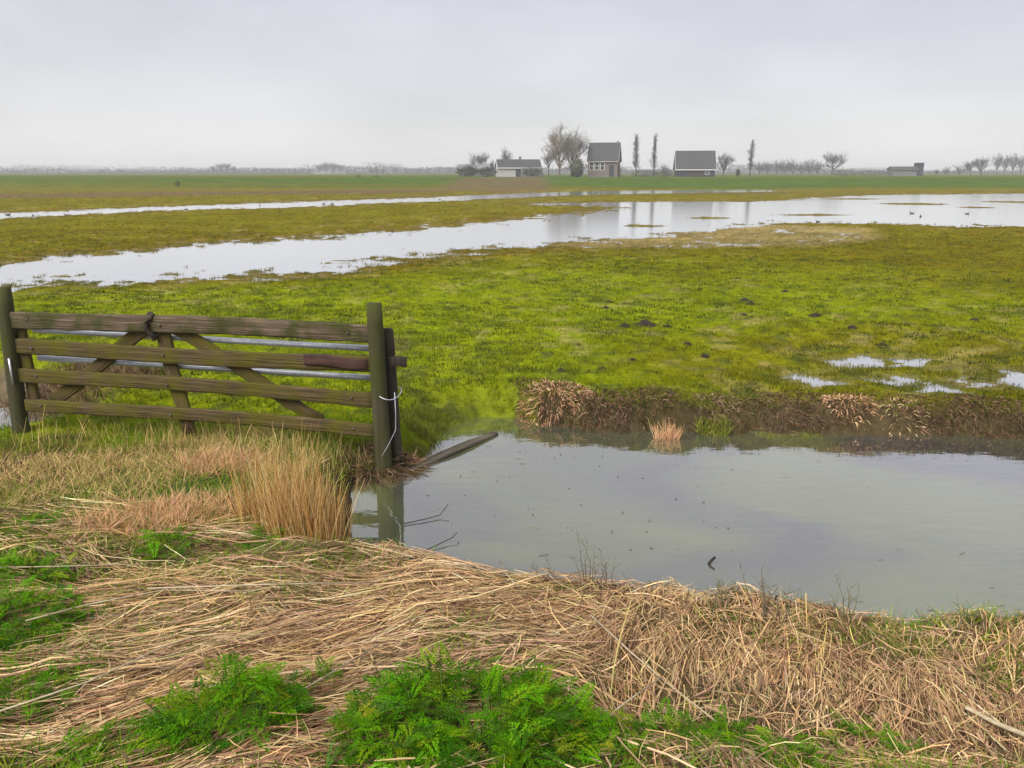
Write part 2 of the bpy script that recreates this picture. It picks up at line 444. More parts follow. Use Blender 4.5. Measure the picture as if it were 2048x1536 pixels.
def land(x, y):
    """height of the ground and the masks that colour it"""
    x = np.asarray(x, float); y = np.asarray(y, float)
    near = (y < 60)
    n_big = fbm(x * 0.22, y * 0.22, 3)
    n_mid = fbm(x * 1.3, y * 1.3, 11)
    n_sm = fbm(x * 5.0, y * 5.0, 23)
    dR = np.full(x.shape, 50.0); dL = np.full(x.shape, 50.0)
    dR[near] = sdf(x[near], y[near], DITCH_R); dL[near] = sdf(x[near], y[near], DITCH_L)
    wob = (n_sm - 0.5) * 0.14 + (n_mid - 0.5) * 0.22
    wob = wob * np.where((x < 0.3) & (y > 4.5), 0.35, np.where(y > 6, 1.5, 1.0))
    dR = dR + wob; dL = dL + wob
    d = np.minimum(dR, dL)
    # the bank the photographer stands on, the dam under the gate, the pasture
    base = np.interp(y, [-60, 0.4, 1.5, 2.4, 3.2, 4.2, 6.0, 7.5, 9, 20, 60, 108, 133, 175, 9000],
                     [0.95, 0.92, 0.74, 0.52, 0.37, 0.23, 0.20, 0.28, 0.33, 0.33, 0.33, 0.36, 1.42, 1.5, 1.5])
    right = sstep(0.0, 0.7, x) * (y < 5)
    base = base + sstep(108, 135, y) * (0.35 * (fbm(x * 0.018, y * 0.01, 81) - 0.5) + 0.25 * (fbm(x * 0.09, y * 0.05, 83) - 0.5))
    ridge = right * (0.13 * np.exp(-((d - 0.58) / 0.2) ** 2) - 0.16 * np.exp(-((d - 1.2) / 0.26) ** 2) * (0.4 + 1.2 * n_mid))
    lump = fbm(x * 2.6, y * 2.6, 37)
    cren = (0.14 * (n_mid - 0.5) + (0.10 + 0.08 * sstep(0.0, 0.7, x)) * (lump - 0.5)) * sstep(0.3, 0.9, y) * (1 - sstep(4.0, 4.8, y))
    base = base + ridge + cren + (n_big - 0.5) * 0.05 + (n_sm - 0.5) * np.where(y < 9, 0.055, 0.05) + (n_mid - 0.5) * 0.07
    far_bank = sstep(6.3, 6.9, y) * (x > 0.05)
    base = base - (0.07 + 0.04 * sstep(2.5, 5.0, x) - 0.24 * (lump - 0.5)) * sstep(6.0, 6.4, y) * (1 - sstep(7.3, 8.0, y)) * (x > 0.05)
    slope = 0.75 + (-0.35 + 2.0 * lump) * far_bank + 0.5 * right
    lip = 0.045 * far_bank * np.exp(-((d - 0.35) / 0.3) ** 2)
    base = base + lip * (0.4 + 1.2 * n_mid)
    z = np.where(d < 1.5, np.minimum(base, 0.015 + d * slope), base)
    z = np.where(d < 0, np.maximum(-0.5, d * 0.9), z)
    # flooded hollows of the pasture
    fl = (y > 6.8) & (y < 125)
    f = np.full(x.shape, 60.0)
    xs, ys = x[fl], y[fl]
    f1 = np.minimum(sdf(xs, ys, F1), sdf(xs, ys, F2))
    f2 = np.minimum(sdf(xs, ys, PUD), sdf(xs, ys, PUD2))
    isl = np.full(xs.shape, 9.0)
    for (u, v, hu, hv) in ISLETS:
        c = P(u, v, FLOOD); cx = P(u + hu, v, FLOOD).x - c.x; cy = abs(P(u, v - hv * .6, FLOOD).y - c.y)
        isl = np.minimum(isl, np.hypot((xs - c.x) / cx, (ys - c.y) / cy))
    md = sdf(xs, ys, MUD)
    f[fl] = np.minimum(f1, f2)
    ram = np.full(x.shape, 1.0)
    rag = ((n_sm[fl] - 0.5) * 0.05 + (n_mid[fl] - 0.5) * 0.09)
    shelf = np.where(f1 < f2, f1 * np.where(ys < 34, 0.024, 0.02), f2 * 0.07 + 0.008)
    zz = FLOOD + np.clip(shelf + rag * np.where(f1 < f2, 1.15, 1.5), -0.15, 1.0)
    zz = np.where(md < 0, np.minimum(zz, FLOOD + 0.02 + rag * 1.2), zz)
    zz = np.where(isl < 1.3, np.maximum(zz, FLOOD + 0.05 * (1.15 - isl) + rag * 0.3), zz)
    z[fl] = np.where(d[fl] > 0.35, np.minimum(z[fl], np.maximum(zz, -0.5)), z[fl])
    edge = np.interp(x, [-70, -8, 2.5, 3.1, 40], [12.2, 12.2, 8.3, 7.5, 7.25])       # low levee that holds the flood back from the ditch
    lev = (x > -40) & (x < 40) & (np.abs(y - edge) < 0.45)
    z = np.where(lev, np.maximum(z, (FLOOD + 0.05 + 0.05 * n_sm) * (1 - sstep(0.12, 0.4, np.abs(y - edge)))), z)
    mud = np.full(x.shape, 50.0); mud[fl] = md
    return z, d, f, mud, n_big, n_mid, n_sm


def hgt(x, y):
    return land(x, y)[0]


G_GREEN = np.array((0.175, 0.215, 0.006)); G_OLIVE = np.array((0.135, 0.105, 0.006)); G_DRY = np.array((0.36, 0.27, 0.13))
G_DARK = np.array((0.07, 0.085, 0.02)); G_SOIL = np.array((0.055, 0.038, 0.024)); G_FAR = np.array((0.06, 0.098, 0.012))
G_MUDC = np.array((0.16, 0.125, 0.08)); G_BROWN = np.array((0.12, 0.085, 0.05))


def cover(x, y, L):
    """colour of what grows on the ground"""
    z, d, f, mud, nb, nm, ns = L
    big2 = fbm(x * 0.09, y * 0.09, 71)
    ol = sstep(11, 28, y + (nb - 0.5) * 8 + np.maximum(x - 2.5, 0) * 1.0) * 0.85 + sstep(3.0, 0.3, f) * 0.6 + (nm - 0.5) * 0.5
    c = lerp(G_GREEN, G_OLIVE, np.clip(ol, 0, 1))
    c = lerp(c, G_DRY, np.clip((1 - sstep(0, 0.8, np.maximum(mud, 0))) * (0.25 + nm), 0, 1) * 0.6)
    c = lerp(c, G_DARK, np.clip((ns - 0.55) * 4.0, 0, 0.75) * (1 - .4 * sstep(12, 30, y)))
    c = lerp(c, G_DRY, np.clip((fbm(x * 2.6, y * 2.6, 19) - 0.62) * 4, 0, 0.3) * sstep(9, 3, f + 4 * (y < 9)))
    c = lerp(c, G_BROWN, np.clip((vn(x * 0.05, y * 0.35, 91) - 0.62) * 4, 0, 0.7) * sstep(60, 75, y) * (1 - sstep(100, 112, y)))
    farc = lerp(G_FAR, G_OLIVE, np.clip((vn(x * 0.03, y * 0.12, 5) - 0.5) * 2.2, 0, 0.45))
    c = lerp(c, farc, sstep(104, 114, y))
    far_ = y > 50
    b1 = np.zeros(x.shape)
    b1[far_] = np.maximum(1 - sstep(-1.5, 1.5, sdf(x[far_], y[far_], BR1) + (nb[far_] - .5) * 4), (1 - sstep(-2, 2, sdf(x[far_], y[far_], BR2))) * .9)
    c = lerp(c, np.array((0.135, 0.085, 0.05)), b1 * (0.45 + 0.6 * nm))
    return c


rows = np.concatenate([np.linspace(-60, -4, 12), np.linspace(-3, 1.2, 16),
                       np.geomspace(1.26, 24, 330), np.geomspace(24.4, 140, 110), np.geomspace(146, 4300, 60)])
NU = 470
tt = np.linspace(-1, 1, NU)
YY = np.repeat(rows[:, None], NU, 1)
XX = tt[None, :] * (np.maximum(rows, 0)[:, None] * 0.95 + 3.0 + np.clip(-rows, 0, 60)[:, None])
L_ = land(XX.ravel(), YY.ravel())
zg = L_[0]
gx, gy = XX.ravel(), YY.ravel()
gc = cover(gx, gy, L_)
bank = (gy < 7.2) | (L_[1] < 0.7)
nearcol = lerp(np.array((0.085, 0.055, 0.03)), np.array((0.06, 0.075, 0.02)), np.clip((L_[5] - 0.45) * 4, 0, 1))
gc = lerp(gc, nearcol, (1 - sstep(5.9, 6.7, gy)) * 1.0)
grassy = (gx > -5.0) & (gx < 0.25) & (gy > 5.9)
gc = lerp(gc, G_SOIL, np.clip(1 - sstep(0.12, 0.4, L_[1]), 0, 1) * np.where(grassy, 0.25, np.where(gy > 6, 0.85 + 0.15 * L_[6], 0.9)))
gc = lerp(gc, G_MUDC, np.clip(1 - sstep(-0.01, 0.03, zg - FLOOD), 0, 1) * (gy > 8) * (gy < 110) * 0.7)
V = np.stack([gx, gy, zg], 1)
ii = np.arange(len(rows) - 1)[:, None] * NU + np.arange(NU - 1)[None, :]
ii = ii.ravel()
Q = np.stack([ii, ii + 1, ii + 1 + NU, ii + NU], 1)
ground = obj_from('ground', V, Q, M['ground'], gc, smooth=True)
tag(ground, kind='structure')

# water sheets: the ditch lies lower than the flooded pasture
def sheet(name, pts, z, mat):
    me = bpy.data.meshes.new(name)
    me.from_pydata([(p[0], p[1], z) for p in pts], [], [list(range(len(pts)))])
    me.materials.append(mat)
    o = bpy.data.objects.new(name, me); C.objects.link(o)
    return tag(o, kind='structure')


sheet('ditch_water', [(-40, 3.2), (40, 3.2), (40, 8.0), (-40, 8.0)], 0.0, M['ditch'])
pw = P(2048, 800, FLOOD)
sheet('flood_water', [(-70, 12.2), (-8, 12.2), (2.5, 8.3), (3.1, 7.5), (40, 7.25), (110, 20), (118, 118), (-118, 118)], FLOOD, M['flood'])

# ------------------------------------------------------------------ gate, posts, plank
def frame_for(p0, p1, up=Vector((0, 0, 1))):
    X = (p1 - p0).normalized(); Yv = up.cross(X).normalized(); Z = X.cross(Yv)
    m = Matrix((X, Yv, Z)).transposed().to_4x4()
    m.translation = p0
    return m


def board(name, p0, p1, w, t, mat, parent, seed=0, n=30, warp=0.008):
    """a sawn board: rounded edges, a little warped and chewed"""
    r = random.Random(seed)
    Ln = (p1 - p0).length
    prof = [(-1, -.8), (-.8, -1), (.8, -1), (1, -.8), (1, .8), (.8, 1), (-.8, 1), (-1, .8)]
    V, T = [], []
    ph = r.uniform(0, 6)
    for i in range(n + 1):
        s = i / n
        oy = warp * math.sin(s * 4 + ph); oz = warp * 1.4 * math.sin(s * 5.3 + ph * 2)
        ex = (r.uniform(-.006, .006) if i in (0, n) else 0)
        for a, b in prof:
            V.append((s * Ln + ex, oy + a * t / 2 + r.uniform(-.002, .002), oz + b * w / 2 + r.uniform(-.0045, .0045)))
    for i in range(n):
        for j in range(8):
            a, b = i * 8 + j, i * 8 + (j + 1) % 8
            T.append((a, b, b + 8)); T.append((a, b + 8, a + 8))
    for j in range(1, 7):
        T.append((0, j + 1, j)); T.append((n * 8, n * 8 + j, n * 8 + j + 1))
    o = obj_from(name, V, T, mat)
    o.matrix_basis = Matrix.Translation(-parent.location) @ frame_for(p0, p1) if parent else frame_for(p0, p1)
    o.parent = parent
    return o


def post(name, base, top, r0, mat, seed, sides=14, n=12, buried=0.45, parent=None):
    r = random.Random(seed)
    ax = Vector(top) - Vector(base)
    prof = [r.uniform(-.06, .06) for _ in range(sides)]
    V, T = [], []
    for i in range(n + 1):
        s = -buried / ax.length + (1 + buried / ax.length) * i / n
        c = ax * s
        for j in range(sides):
            g = 2 * math.pi * j / sides
            rr = r0 * (1.06 - 0.1 * s) * (1 + prof[j] + r.uniform(-.02, .02))
            if i == n: rr *= 0.93
            V.append((c.x + rr * math.cos(g), c.y + rr * math.sin(g), c.z + (r.uniform(-.008, .008) if i == n else 0)))
    for i in range(n):
        for j in range(sides):
            a, b = i * sides + j, i * sides + (j + 1) % sides
            T.append((a, b, b + sides)); T.append((a, b + sides, a + sides))
    V.append((ax.x, ax.y, ax.z + 0.006)); k = len(V) - 1
    for j in range(sides):
        T.append((k, n * sides + j, n * sides + (j + 1) % sides))
    o = obj_from(name, V, T, mat, smooth=False)
    o.location = base if parent is None else Vector(base) - parent.location
    o.parent = parent
    return o


PL = P(46, 892, 0.10); PR = P(769, 952, 0.0)
PLt = at(6, 575, PL.y); PRt = at(748, 607, PR.y)
pl = empty('gate_post', PL)
tag(pl, 'round mossy wooden post carrying the gate hinges beside the left-hand ditch', 'gate post')
post('shaft', PL, PLt, 0.066, M['post'], 3, parent=pl)
# hinge plate and strap on the hanging post
hb = at(22, 742, PL.y - 0.075)
V1, T1 = tube([hb + Vector((0, 0, -0.12)) - PL, hb + Vector((0, 0, 0.11)) - PL], [0.009, 0.009], 8)
obj_from('hinge_pin', V1, T1, M['galv'], parent=pl)
prt = empty('gate_post', PR)
tag(prt, 'thick round moss-green post with wire loop standing at the water edge', 'gate post')
post('shaft', PR, PRt, 0.064, M['post'], 5, parent=prt)
wp = at(766, 790, PR.y)
ring = [wp - PR + Vector((0.035 + 0.105 * math.cos(a), 0.07 + 0.15 * math.sin(a), 0.02 * math.sin(a * 2 + 0.8) + 0.0)) for a in np.linspace(0, 2 * math.pi, 25)]
V1, T1 = tube(ring, [0.0035] * 25, 5, False)
obj_from('wire_loop', V1, T1, M['galv'], parent=prt)
hang = [wp - PR + Vector((0.10, -0.03, 0.03)), wp - PR + Vector((0.105, -0.05, -0.15)), wp - PR + Vector((0.10, -0.06, -0.28)),
        wp - PR + Vector((0.04, -0.075, -0.40)), wp - PR + Vector((-0.02, -0.08, -0.5))]
V1, T1 = tube(hang, [0.003] * 5, 5)
obj_from('wire_end', V1, T1, M['galv'], parent=prt)

gv = (PR - PL); gv.z = 0; gdir = gv.normalized(); gn = Vector((gdir.y, -gdir.x, 0))     # gn: towards the lane
G0 = PL + gdir * 0.08
gate = empty('farm_gate', (G0.x, G0.y, 0.1))
tag(gate, 'weathered four-rail wooden field gate with diagonal braces between two mossy posts', 'gate')
GL = gv.length - 0.02


def gp(s, z, off=0.0):
    """point of the gate plane: s metres from the hinge side"""
    p = PL + gdir * s + gn * off
    return Vector((p.x, p.y, z))


zl = [1.252, 1.005, 0.765, 0.50]; zr = [1.215, 0.955, 0.668, 0.405]
for i in range(4):
    board('rail', gp(0.10, zl[i], 0.0), gp(GL - 0.03, zr[i], 0.0), (0.142, 0.130, 0.118, 0.108)[i], 0.034, M['board'] if i == 0 else M['mossy_board'], gate, 20 + i)
mid = GL * 0.435
board('end_stile', gp(0.14, 0.42, -0.055), gp(0.13, 1.29, -0.055), 0.09, 0.05, M['mossy_board'], gate, 31, 8).select_set(False)
board('middle_stile', gp(mid + 0.14, 0.28, -0.054), gp(mid, 1.27, -0.054), 0.12, 0.04, M['mossy_board'], gate, 32, 8)
board('brace', gp(mid - 0.12, 1.20, -0.058), gp(0.32, 0.52, -0.058), 0.11, 0.03, M['mossy_board'], gate, 33, 10)
board('brace', gp(mid + 0.12, 1.20, -0.058), gp(GL - 0.52, 0.44, -0.058), 0.11, 0.03, M['mossy_board'], gate, 34, 10)
board('latch_bar', gp(GL - 0.60, 0.985, 0.033), gp(GL - 0.075, 0.975, 0.033), 0.085, 0.026, M['red_wood'], gate, 35, 8)
board('latch_end', gp(GL - 0.02, 0.965, -0.10), gp(GL + 0.22, 0.962, -0.10), 0.08, 0.04, M['dark_wood'], gate, 36, 4)
for (z0, z1, s0) in ((1.135, 1.06, 0.2), (0.885, 0.812, 0.2)):
    a, b = gp(s0, z0, -0.12), gp(GL + 0.02, z1, -0.12)
    pts = [a.lerp(b, k / 6) - gate.location for k in range(7)]
    V1, T1 = tube(pts, [0.025] * 7, 10)
    obj_from('metal_tube', V1, T1, M['galv'], parent=gate, smooth=True)
for s in (0.26, mid + 0.03, GL - 0.22):                         # bolt heads through rails and stiles
    for i in range(4):
        t = s / GL
        c = gp(s, zl[i] * (1 - t) + zr[i] * t, 0.019) - gate.location
        V1, T1 = tube([c, c + gn * 0.010], [0.011, 0.009], 7)
        obj_from('bolt', V1, T1, M['rust'], parent=gate)
# old chain knotted over the top rail at the middle stile
ch = []
for k in range(15):
    a = k / 14 * 2 * math.pi
    ch.append(gp(mid - 0.06 + 0.03 * math.sin(a * 3), 1.22 + 0.105 * math.cos(a), 0.055 * math.sin(a) - 0.02) - gate.location)
V1, T1 = tube(ch, [0.017 + 0.007 * (k % 2) for k in range(15)], 6, False)
obj_from('chain', V1, T1, M['dark_wood'], parent=gate)

bp_ = P(788, 938, 0.0); bp_.y = PR.y + 0.15; bp_.x = PR.x + 0.085
bt = at(772, 657, bp_.y); bt.x = bp_.x - 0.03
post('slamming_post', bp_, bt, 0.05, M['dark_wood'], 9, 8, 10)
o = bpy.data.objects['slamming_post']
tag(o, 'shorter dark square-looking stake tight behind the moss-green gate post', 'stake')

a, b = P(800, 948, 0.004), P(990, 866, 0.012)
pk = board('floating_plank', a, b, 0.036, 0.085, M['plank'], None, 44, 14, 0.01)
tag(pk, 'soaked narrow wooden plank jutting from the gate post into the ditch', 'plank')

# ------------------------------------------------------------------ vegetation of the near bank
def area_sample(n, x0, x1, y0, y1):
    return rng.uniform(x0, x1, n), rng.uniform(y0, y1, n)


def flow(x, y):
    """direction in which the mown reed lies on the bank"""
    ang = np.radians(24.0) * np.ones_like(x)
    ang = ang + np.radians(28) * sstep(-0.9, 0.0, x) * (1 - sstep(2.5, 3.3, y))
    ang = ang - np.radians(20) * sstep(3.0, 3.8, y)
    dr = sstep(0.05, 0.55, x + (fbm(x, y, 5) - 0.5) * 0.5)
    ang = ang * (1 - dr) + np.radians(-98) * dr
    return ang + (fbm(x * 1.4, y * 1.4, 31) - 0.5) * 1.1


STRAW = [(0.62, 0.42, 0.22), (0.54, 0.35, 0.17), (0.46, 0.28, 0.17), (0.30, 0.17, 0.10), (0.11, 0.065, 0.034), (0.70, 0.53, 0.30), (0.48, 0.40, 0.16)]
STRAW_W = [5.5, 6, 5.5, 4.5, 3.5, 3, 2.4]
GREYED = [(0.30, 0.22, 0.14), (0.2, 0.13, 0.075), (0.11, 0.07, 0.04), (0.4, 0.28, 0.16)]


def litter(n, x0, x1, y0, y1, l0, l1, w0, w1, lift, spread, dens, k=5, pal=STRAW, pw_=STRAW_W):
    x, y = area_sample(n, x0, x1, y0, y1)
    keep = rng.uniform(0, 1, n) < dens(x, y)
    x, y = x[keep], y[keep]; n = len(x)
    ang = flow(x, y) + rng.normal(0, spread, n)
    Ln = rng.uniform(l0, l1, n)
    t = np.linspace(-0.5, 0.5, k)[None, :]
    cv = rng.normal(0, 0.25, n)
    px = x[:, None] + np.cos(ang[:, None] + cv[:, None] * t) * Ln[:, None] * t
    py = y[:, None] + np.sin(ang[:, None] + cv[:, None] * t) * Ln[:, None] * t
    pz = hgt(px.ravel(), py.ravel()).reshape(px.shape)
    line = pz.mean(1, keepdims=True) + (pz[:, -1:] - pz[:, :1]) * t
    z = np.maximum(pz + 0.004, line * 0.45 + pz * 0.55) + (rng.uniform(0, 1, n) ** 1.6 * lift)[:, None] + rng.normal(0, lift * 0.35, n)[:, None] * t
    z = np.maximum(z, pz + 0.003)
    Ce = np.stack([px, py, z], 2)
    W = rng.uniform(w0, w1, n)[:, None] / 2 * np.array([0.7] + [1.0] * (k - 2) + [0.35])[None, :]
    Vr, Tr = ribbons(Ce, W, 0.5)
    col = np.repeat(pick(pal, pw_, n), 2 * k, 0)
    return Vr, Tr, col


def dens_front(x, y):
    L = land(x, y)
    d = L[1]
    n = fbm(x * 0.9, y * 0.9, 44)
    dn = np.clip((n - 0.42) * 6, 0.05, 1)
    dn = np.where(x > -0.7, np.maximum(dn, 0.75), dn)
    bare = np.maximum(sstep(-1.15, -1.9, x + (y - 2.2) * 0.55), sstep(3.75, 4.3, y) * (x < -0.9)) * 1.3                # greener ground to the far left
    low = (1 - sstep(1.9, 2.35, y)) * 0.45
    return np.where(d > 0.02, np.clip(dn * (1 - 0.55 * bare) - low, 0.05, 1), 0)


def sheaves(nc, x0, x1, y0, y1, per, dens):
    """handfuls of stalks, each with its own lie, length and shade"""
    cx, cy = area_sample(nc, x0, x1, y0, y1)
    ok = rng.uniform(0, 1, nc) < dens(cx, cy)
    cx, cy = cx[ok], cy[ok]; nc = len(cx)
    rt = sstep(0.0, 0.6, cx)
    ca = flow(cx, cy) + rng.normal(0, 1, nc) * (0.34 + 0.5 * rt)
    cl = (0.12 + 0.65 * rng.uniform(0, 1, nc) ** 1.8) * (1 - 0.55 * rt)
    cs = np.clip(rng.normal(1.0, 0.42, nc), 0.22, 1.6) * (1 - 0.22 * rt * rng.uniform(0, 1, nc))
    chue = rng.normal(0, 1, nc)
    clift = rng.uniform(0.01, 0.075, nc)
    cr_ = rng.uniform(0.05, 0.17, nc)
    i = np.repeat(np.arange(nc), per); n = len(i)
    x = cx[i] + rng.normal(0, 1, n) * cr_[i]; y = cy[i] + rng.normal(0, 1, n) * cr_[i] * 0.7
    ang = ca[i] + rng.normal(0, 0.16, n)
    Ln = cl[i] * rng.uniform(0.5, 1.25, n)
    k = 5
    t = np.linspace(-0.5, 0.5, k)[None, :]
    cv = rng.normal(0, 0.22, n)[:, None]
    px = x[:, None] + np.cos(ang[:, None] + cv * t) * Ln[:, None] * t
    py = y[:, None] + np.sin(ang[:, None] + cv * t) * Ln[:, None] * t
    pz = hgt(px.ravel(), py.ravel()).reshape(px.shape)
    ok = pz.min(1) > -0.05
    px, py, pz, i, ang = px[ok], py[ok], pz[ok], i[ok], ang[ok]; n = len(i)
    line = pz.mean(1, keepdims=True) + (pz[:, -1:] - pz[:, :1]) * t
    z = pz * 0.6 + line * 0.4 + (rng.uniform(0, 1, n) * clift[i])[:, None] + rng.normal(0, 0.05, n)[:, None] * t - 0.10 * (t ** 2) * rng.uniform(0, 1, n)[:, None]
    z = np.maximum(z, pz + 0.003)
    W = rng.uniform(0.0018, 0.005, n)[:, None] / 2 * np.array([0.8, 1, 1, .8, 0.35])[None, :]
    Vr, Tr = ribbons(np.stack([px, py, z], 2), W, 0.55)
    col = pick(STRAW, STRAW_W, n) * cs[i][:, None]
    col *= 1 + np.array([0.03, 0.0, -0.10])[None, :] * chue[i][:, None]
    return Vr, Tr, np.repeat(np.clip(col, .01, .85), 2 * k, 0)


parts = [sheaves(2500, -3.6, 3.6, 1.35, 4.9, 30, dens_front),
         litter(5500, -3.6, 3.6, 1.35, 4.9, 0.12, 0.4, 0.003, 0.007, 0.05, 0.7, dens_front),
         litter(1300, -3.6, 0.6, 1.5, 4.6, 0.5, 1.1, 0.004, 0.007, 0.085, 0.25, dens_front, 7),
         litter(12000, -3.4, 3.6, 1.35, 4.6, 0.05, 0.18, 0.002, 0.006, 0.08, 1.4, dens_front, 3),
         litter(9000, -3.4, 3.6, 1.35, 4.8, 0.04, 0.12, 0.006, 0.014, 0.05, 1.5, dens_front, 3, GREYED, [3, 3, 2, 2])]
V1, T1, c1 = join(*parts)
tag(obj_from('reed_litter', V1, T1, M['straw'], c1), 'matted tan dead reed and straw lying flat over the near bank', 'dead reed', kind='stuff')


# tufts of drooping dead grass on the ridge at the water edge (right) : countable tussocks
def drooping_tussock(name, c, n, L0, L1, rad, label, pal=STRAW, pw_=STRAW_W, w=(0.004, 0.008), lean=(0, -0.35), group=None, cat='grass tussock', droop=1.0):
    a = rng.uniform(0, 2 * np.pi, n); r = rad * np.sqrt(rng.uniform(0, 1, n))
    bx, by = c[0] + r * np.cos(a), c[1] + r * np.sin(a) * 0.7
    B = np.stack([bx, by, hgt(bx, by) + 0.005], 1)
    out = rng.uniform(0.3, 1.0, n)
    D = np.stack([np.cos(a) * out + lean[0] + rng.normal(0, .25, n), np.sin(a) * out + lean[1] + rng.normal(0, .25, n), rng.uniform(0.15, 1.0, n)], 1)
    D /= np.linalg.norm(D, axis=1, keepdims=True)
    L = rng.uniform(L0, L1, n)
    k = 6
    t = np.linspace(0, 1, k)[None, :]
    Ce = B[:, None, :] + D[:, None, :] * (L[:, None] * t)[:, :, None]
    Ce[:, :, 2] -= (L * rng.uniform(0.6, 1.25, n) * droop)[:, None] * t ** 2
    gz = hgt(Ce[:, :, 0].ravel(), Ce[:, :, 1].ravel()).reshape(n, k)
    Ce[:, :, 2] = np.maximum(Ce[:, :, 2], np.maximum(gz, 0.0) + 0.004)
    W = rng.uniform(w[0], w[1], n)[:, None] / 2 * np.linspace(1, 0.3, k)[None, :]
    Vr, Tr = ribbons(Ce, W, 0.8)
    col = np.repeat(pick(pal, pw_, n), 2 * k, 0)
    org = Vector((c[0], c[1], float(hgt(np.array([c[0]]), np.array([c[1]]))[0])))
    o = obj_from(name, Vr - np.array(org), Tr, M['straw'], col)
    o.location = org
    return tag(o, label, cat, group)


def gpt(u, v, it=8):
    """ground point seen at photograph pixel (u, v)"""
    z = 0.4
    for _ in range(it):
        p = P(u, v, z); z = 0.5 * z + 0.5 * float(hgt(np.array([p.x]), np.array([p.y]))[0])
    return P(u, v, z)


for (u, v, n, rr, s) in [(1080, 1215, 420, .20, 1), (1190, 1220, 520, .22, 1), (1290, 1235, 520, .2, 1.1), (1400, 1262, 420, .2, 1), (1510, 1282, 420, .2, 1),
                         (1610, 1300, 460, .2, 1.05), (1720, 1318, 520, .22, 1.1), (1830, 1335, 460, .2, 1), (1940, 1352, 420, .2, .9), (2040, 1370, 380, .2, .9)]:
    p = gpt(u, v)
    drooping_tussock('dead_grass_tussock', (p.x, p.y), n, 0.06 * s, 0.24 * s, rr,
                     'tan dead grass tussock drooping over the ridge along the ditch', w=(0.0025, 0.0055), group='tussocks on the near ditch ridge')


# standing reed beside the post and looser dead grass behind it
def standing(name, regions, n, h, w, pal, pw_, label, cat, kind=None, lean=0.13, bend=0.18, k=4, mat='straw', splay=None, group=None, origin=None):
    us = []
    for (cx, cy, rx, ry, wt) in regions:
        m = int(n * wt); a = rng.uniform(0, 2 * np.pi, m); r = np.sqrt(rng.uniform(0, 1, m))
        us.append(np.stack([cx + rx * r * np.cos(a), cy + ry * r * np.sin(a)], 1))
    q = np.concatenate(us)
    L = land(q[:, 0], q[:, 1])
    ok = L[0] > -0.3
    q = q[ok]; z = np.maximum(L[0][ok], -0.03); n = len(q)
    B = np.stack([q[:, 0], q[:, 1], z - 0.01], 1)
    D = np.stack([rng.normal(0, lean, n), rng.normal(0, lean, n), np.ones(n)], 1)
    if splay is not None:
        D[:, :2] += splay * (q - q.mean(0))
    D /= np.linalg.norm(D, axis=1, keepdims=True)
    Ln = rng.uniform(h[0], h[1], n) * rng.uniform(0.7, 1.1, n)
    Wd = rng.uniform(w[0], w[1], n)
    Vr, Tr = stems(B, D, Ln, Wd, rng.uniform(0, bend, n), k)
    col = np.repeat(pick(pal, pw_, n), 2 * k, 0)
    org = Vector((q[:, 0].mean(), q[:, 1].mean(), z.mean())) if kind is None else Vector((0, 0, 0))
    o = obj_from(name, Vr - np.array(org), Tr, M[mat], col)
    o.location = org
    return tag(o, label, cat, group, kind)


REED = [(0.54, 0.32, 0.10), (0.44, 0.24, 0.07), (0.6, 0.41, 0.18), (0.26, 0.13, 0.045), (0.64, 0.48, 0.24)]
c = gpt(610, 1075); c2 = gpt(560, 1010)
standing('reed_clump', [(c.x, c.y, 0.24, 0.16, 0.55), (c.x - 0.22, c.y + 0.25, 0.30, 0.25, 0.35), (c.x + 0.14, c.y + 0.1, 0.12, 0.24, .12)], 1500, (0.26, 0.62), (0.003, 0.0065), REED, [4, 3, 4, 2, 3],
         'dense upright orange-brown reed clump by the water below the gate', 'reeds', lean=0.14, bend=0.2)
PALE = [(0.58, 0.44, 0.18), (0.46, 0.38, 0.12), (0.6, 0.40, 0.2), (0.36, 0.24, 0.1), (0.24, 0.27, 0.05), (0.16, 0.23, 0.03)]
PALE_W = [4, 4, 3, 3, 3, 3]
regs = []
for (u, v, rx, ry, wt) in [(450, 905, .55, .6, .2), (320, 930, .6, .6, .2), (160, 960, .7, .6, .2), (20, 960, .7, .6, .15), (430, 1030, .55, .35, .12), (240, 1050, .6, .35, .1), (560, 930, .35, .35, .1)]:
    p = gpt(u, v); regs.append((p.x, p.y, rx, ry, wt))
standing('rough_dead_grass', regs, 17000, (0.04, 0.14), (0.003, 0.007), PALE, [5, 4, 5, 4, 1.6, 1.6], 'rough yellowed dead grass covering the dam in front of the gate', 'dead grass', kind='stuff', lean=1.0, bend=0.6)
regs = []
for (u, v, rx, ry, wt) in [(430, 885, .5, .25, .35), (620, 905, .4, .25, .3), (250, 890, .6, .25, .25), (90, 895, .4, .2, .1)]:
    p = gpt(u, v); regs.append((p.x, p.y, rx, ry, wt))
standing('wispy_dead_stems', regs, 800, (0.14, 0.32), (0.003, 0.006), PALE, PALE_W, 'wispy pale dead stems rising in front of the lowest gate rail', 'dead grass', kind='stuff', lean=0.28, bend=0.4)
PINK = [(0.64, 0.38, 0.22), (0.58, 0.33, 0.16), (0.5, 0.28, 0.15), (0.68, 0.47, 0.27)]
regs = []
for (u, v, rx, ry, wt) in [(440, 930, .35, .25, .35), (370, 1030, .4, .2, .35), (260, 1060, .4, .15, .3)]:
    p = gpt(u, v); regs.append((p.x, p.y, rx, ry, wt))
standing('flattened_reed', regs, 2400, (0.10, 0.24), (0.004, 0.007), PINK, [4, 3, 2, 1], 'pinkish tan broken reed slumped between gate and upright reed clump', 'dead reed', kind='stuff', lean=0.9, bend=0.6)

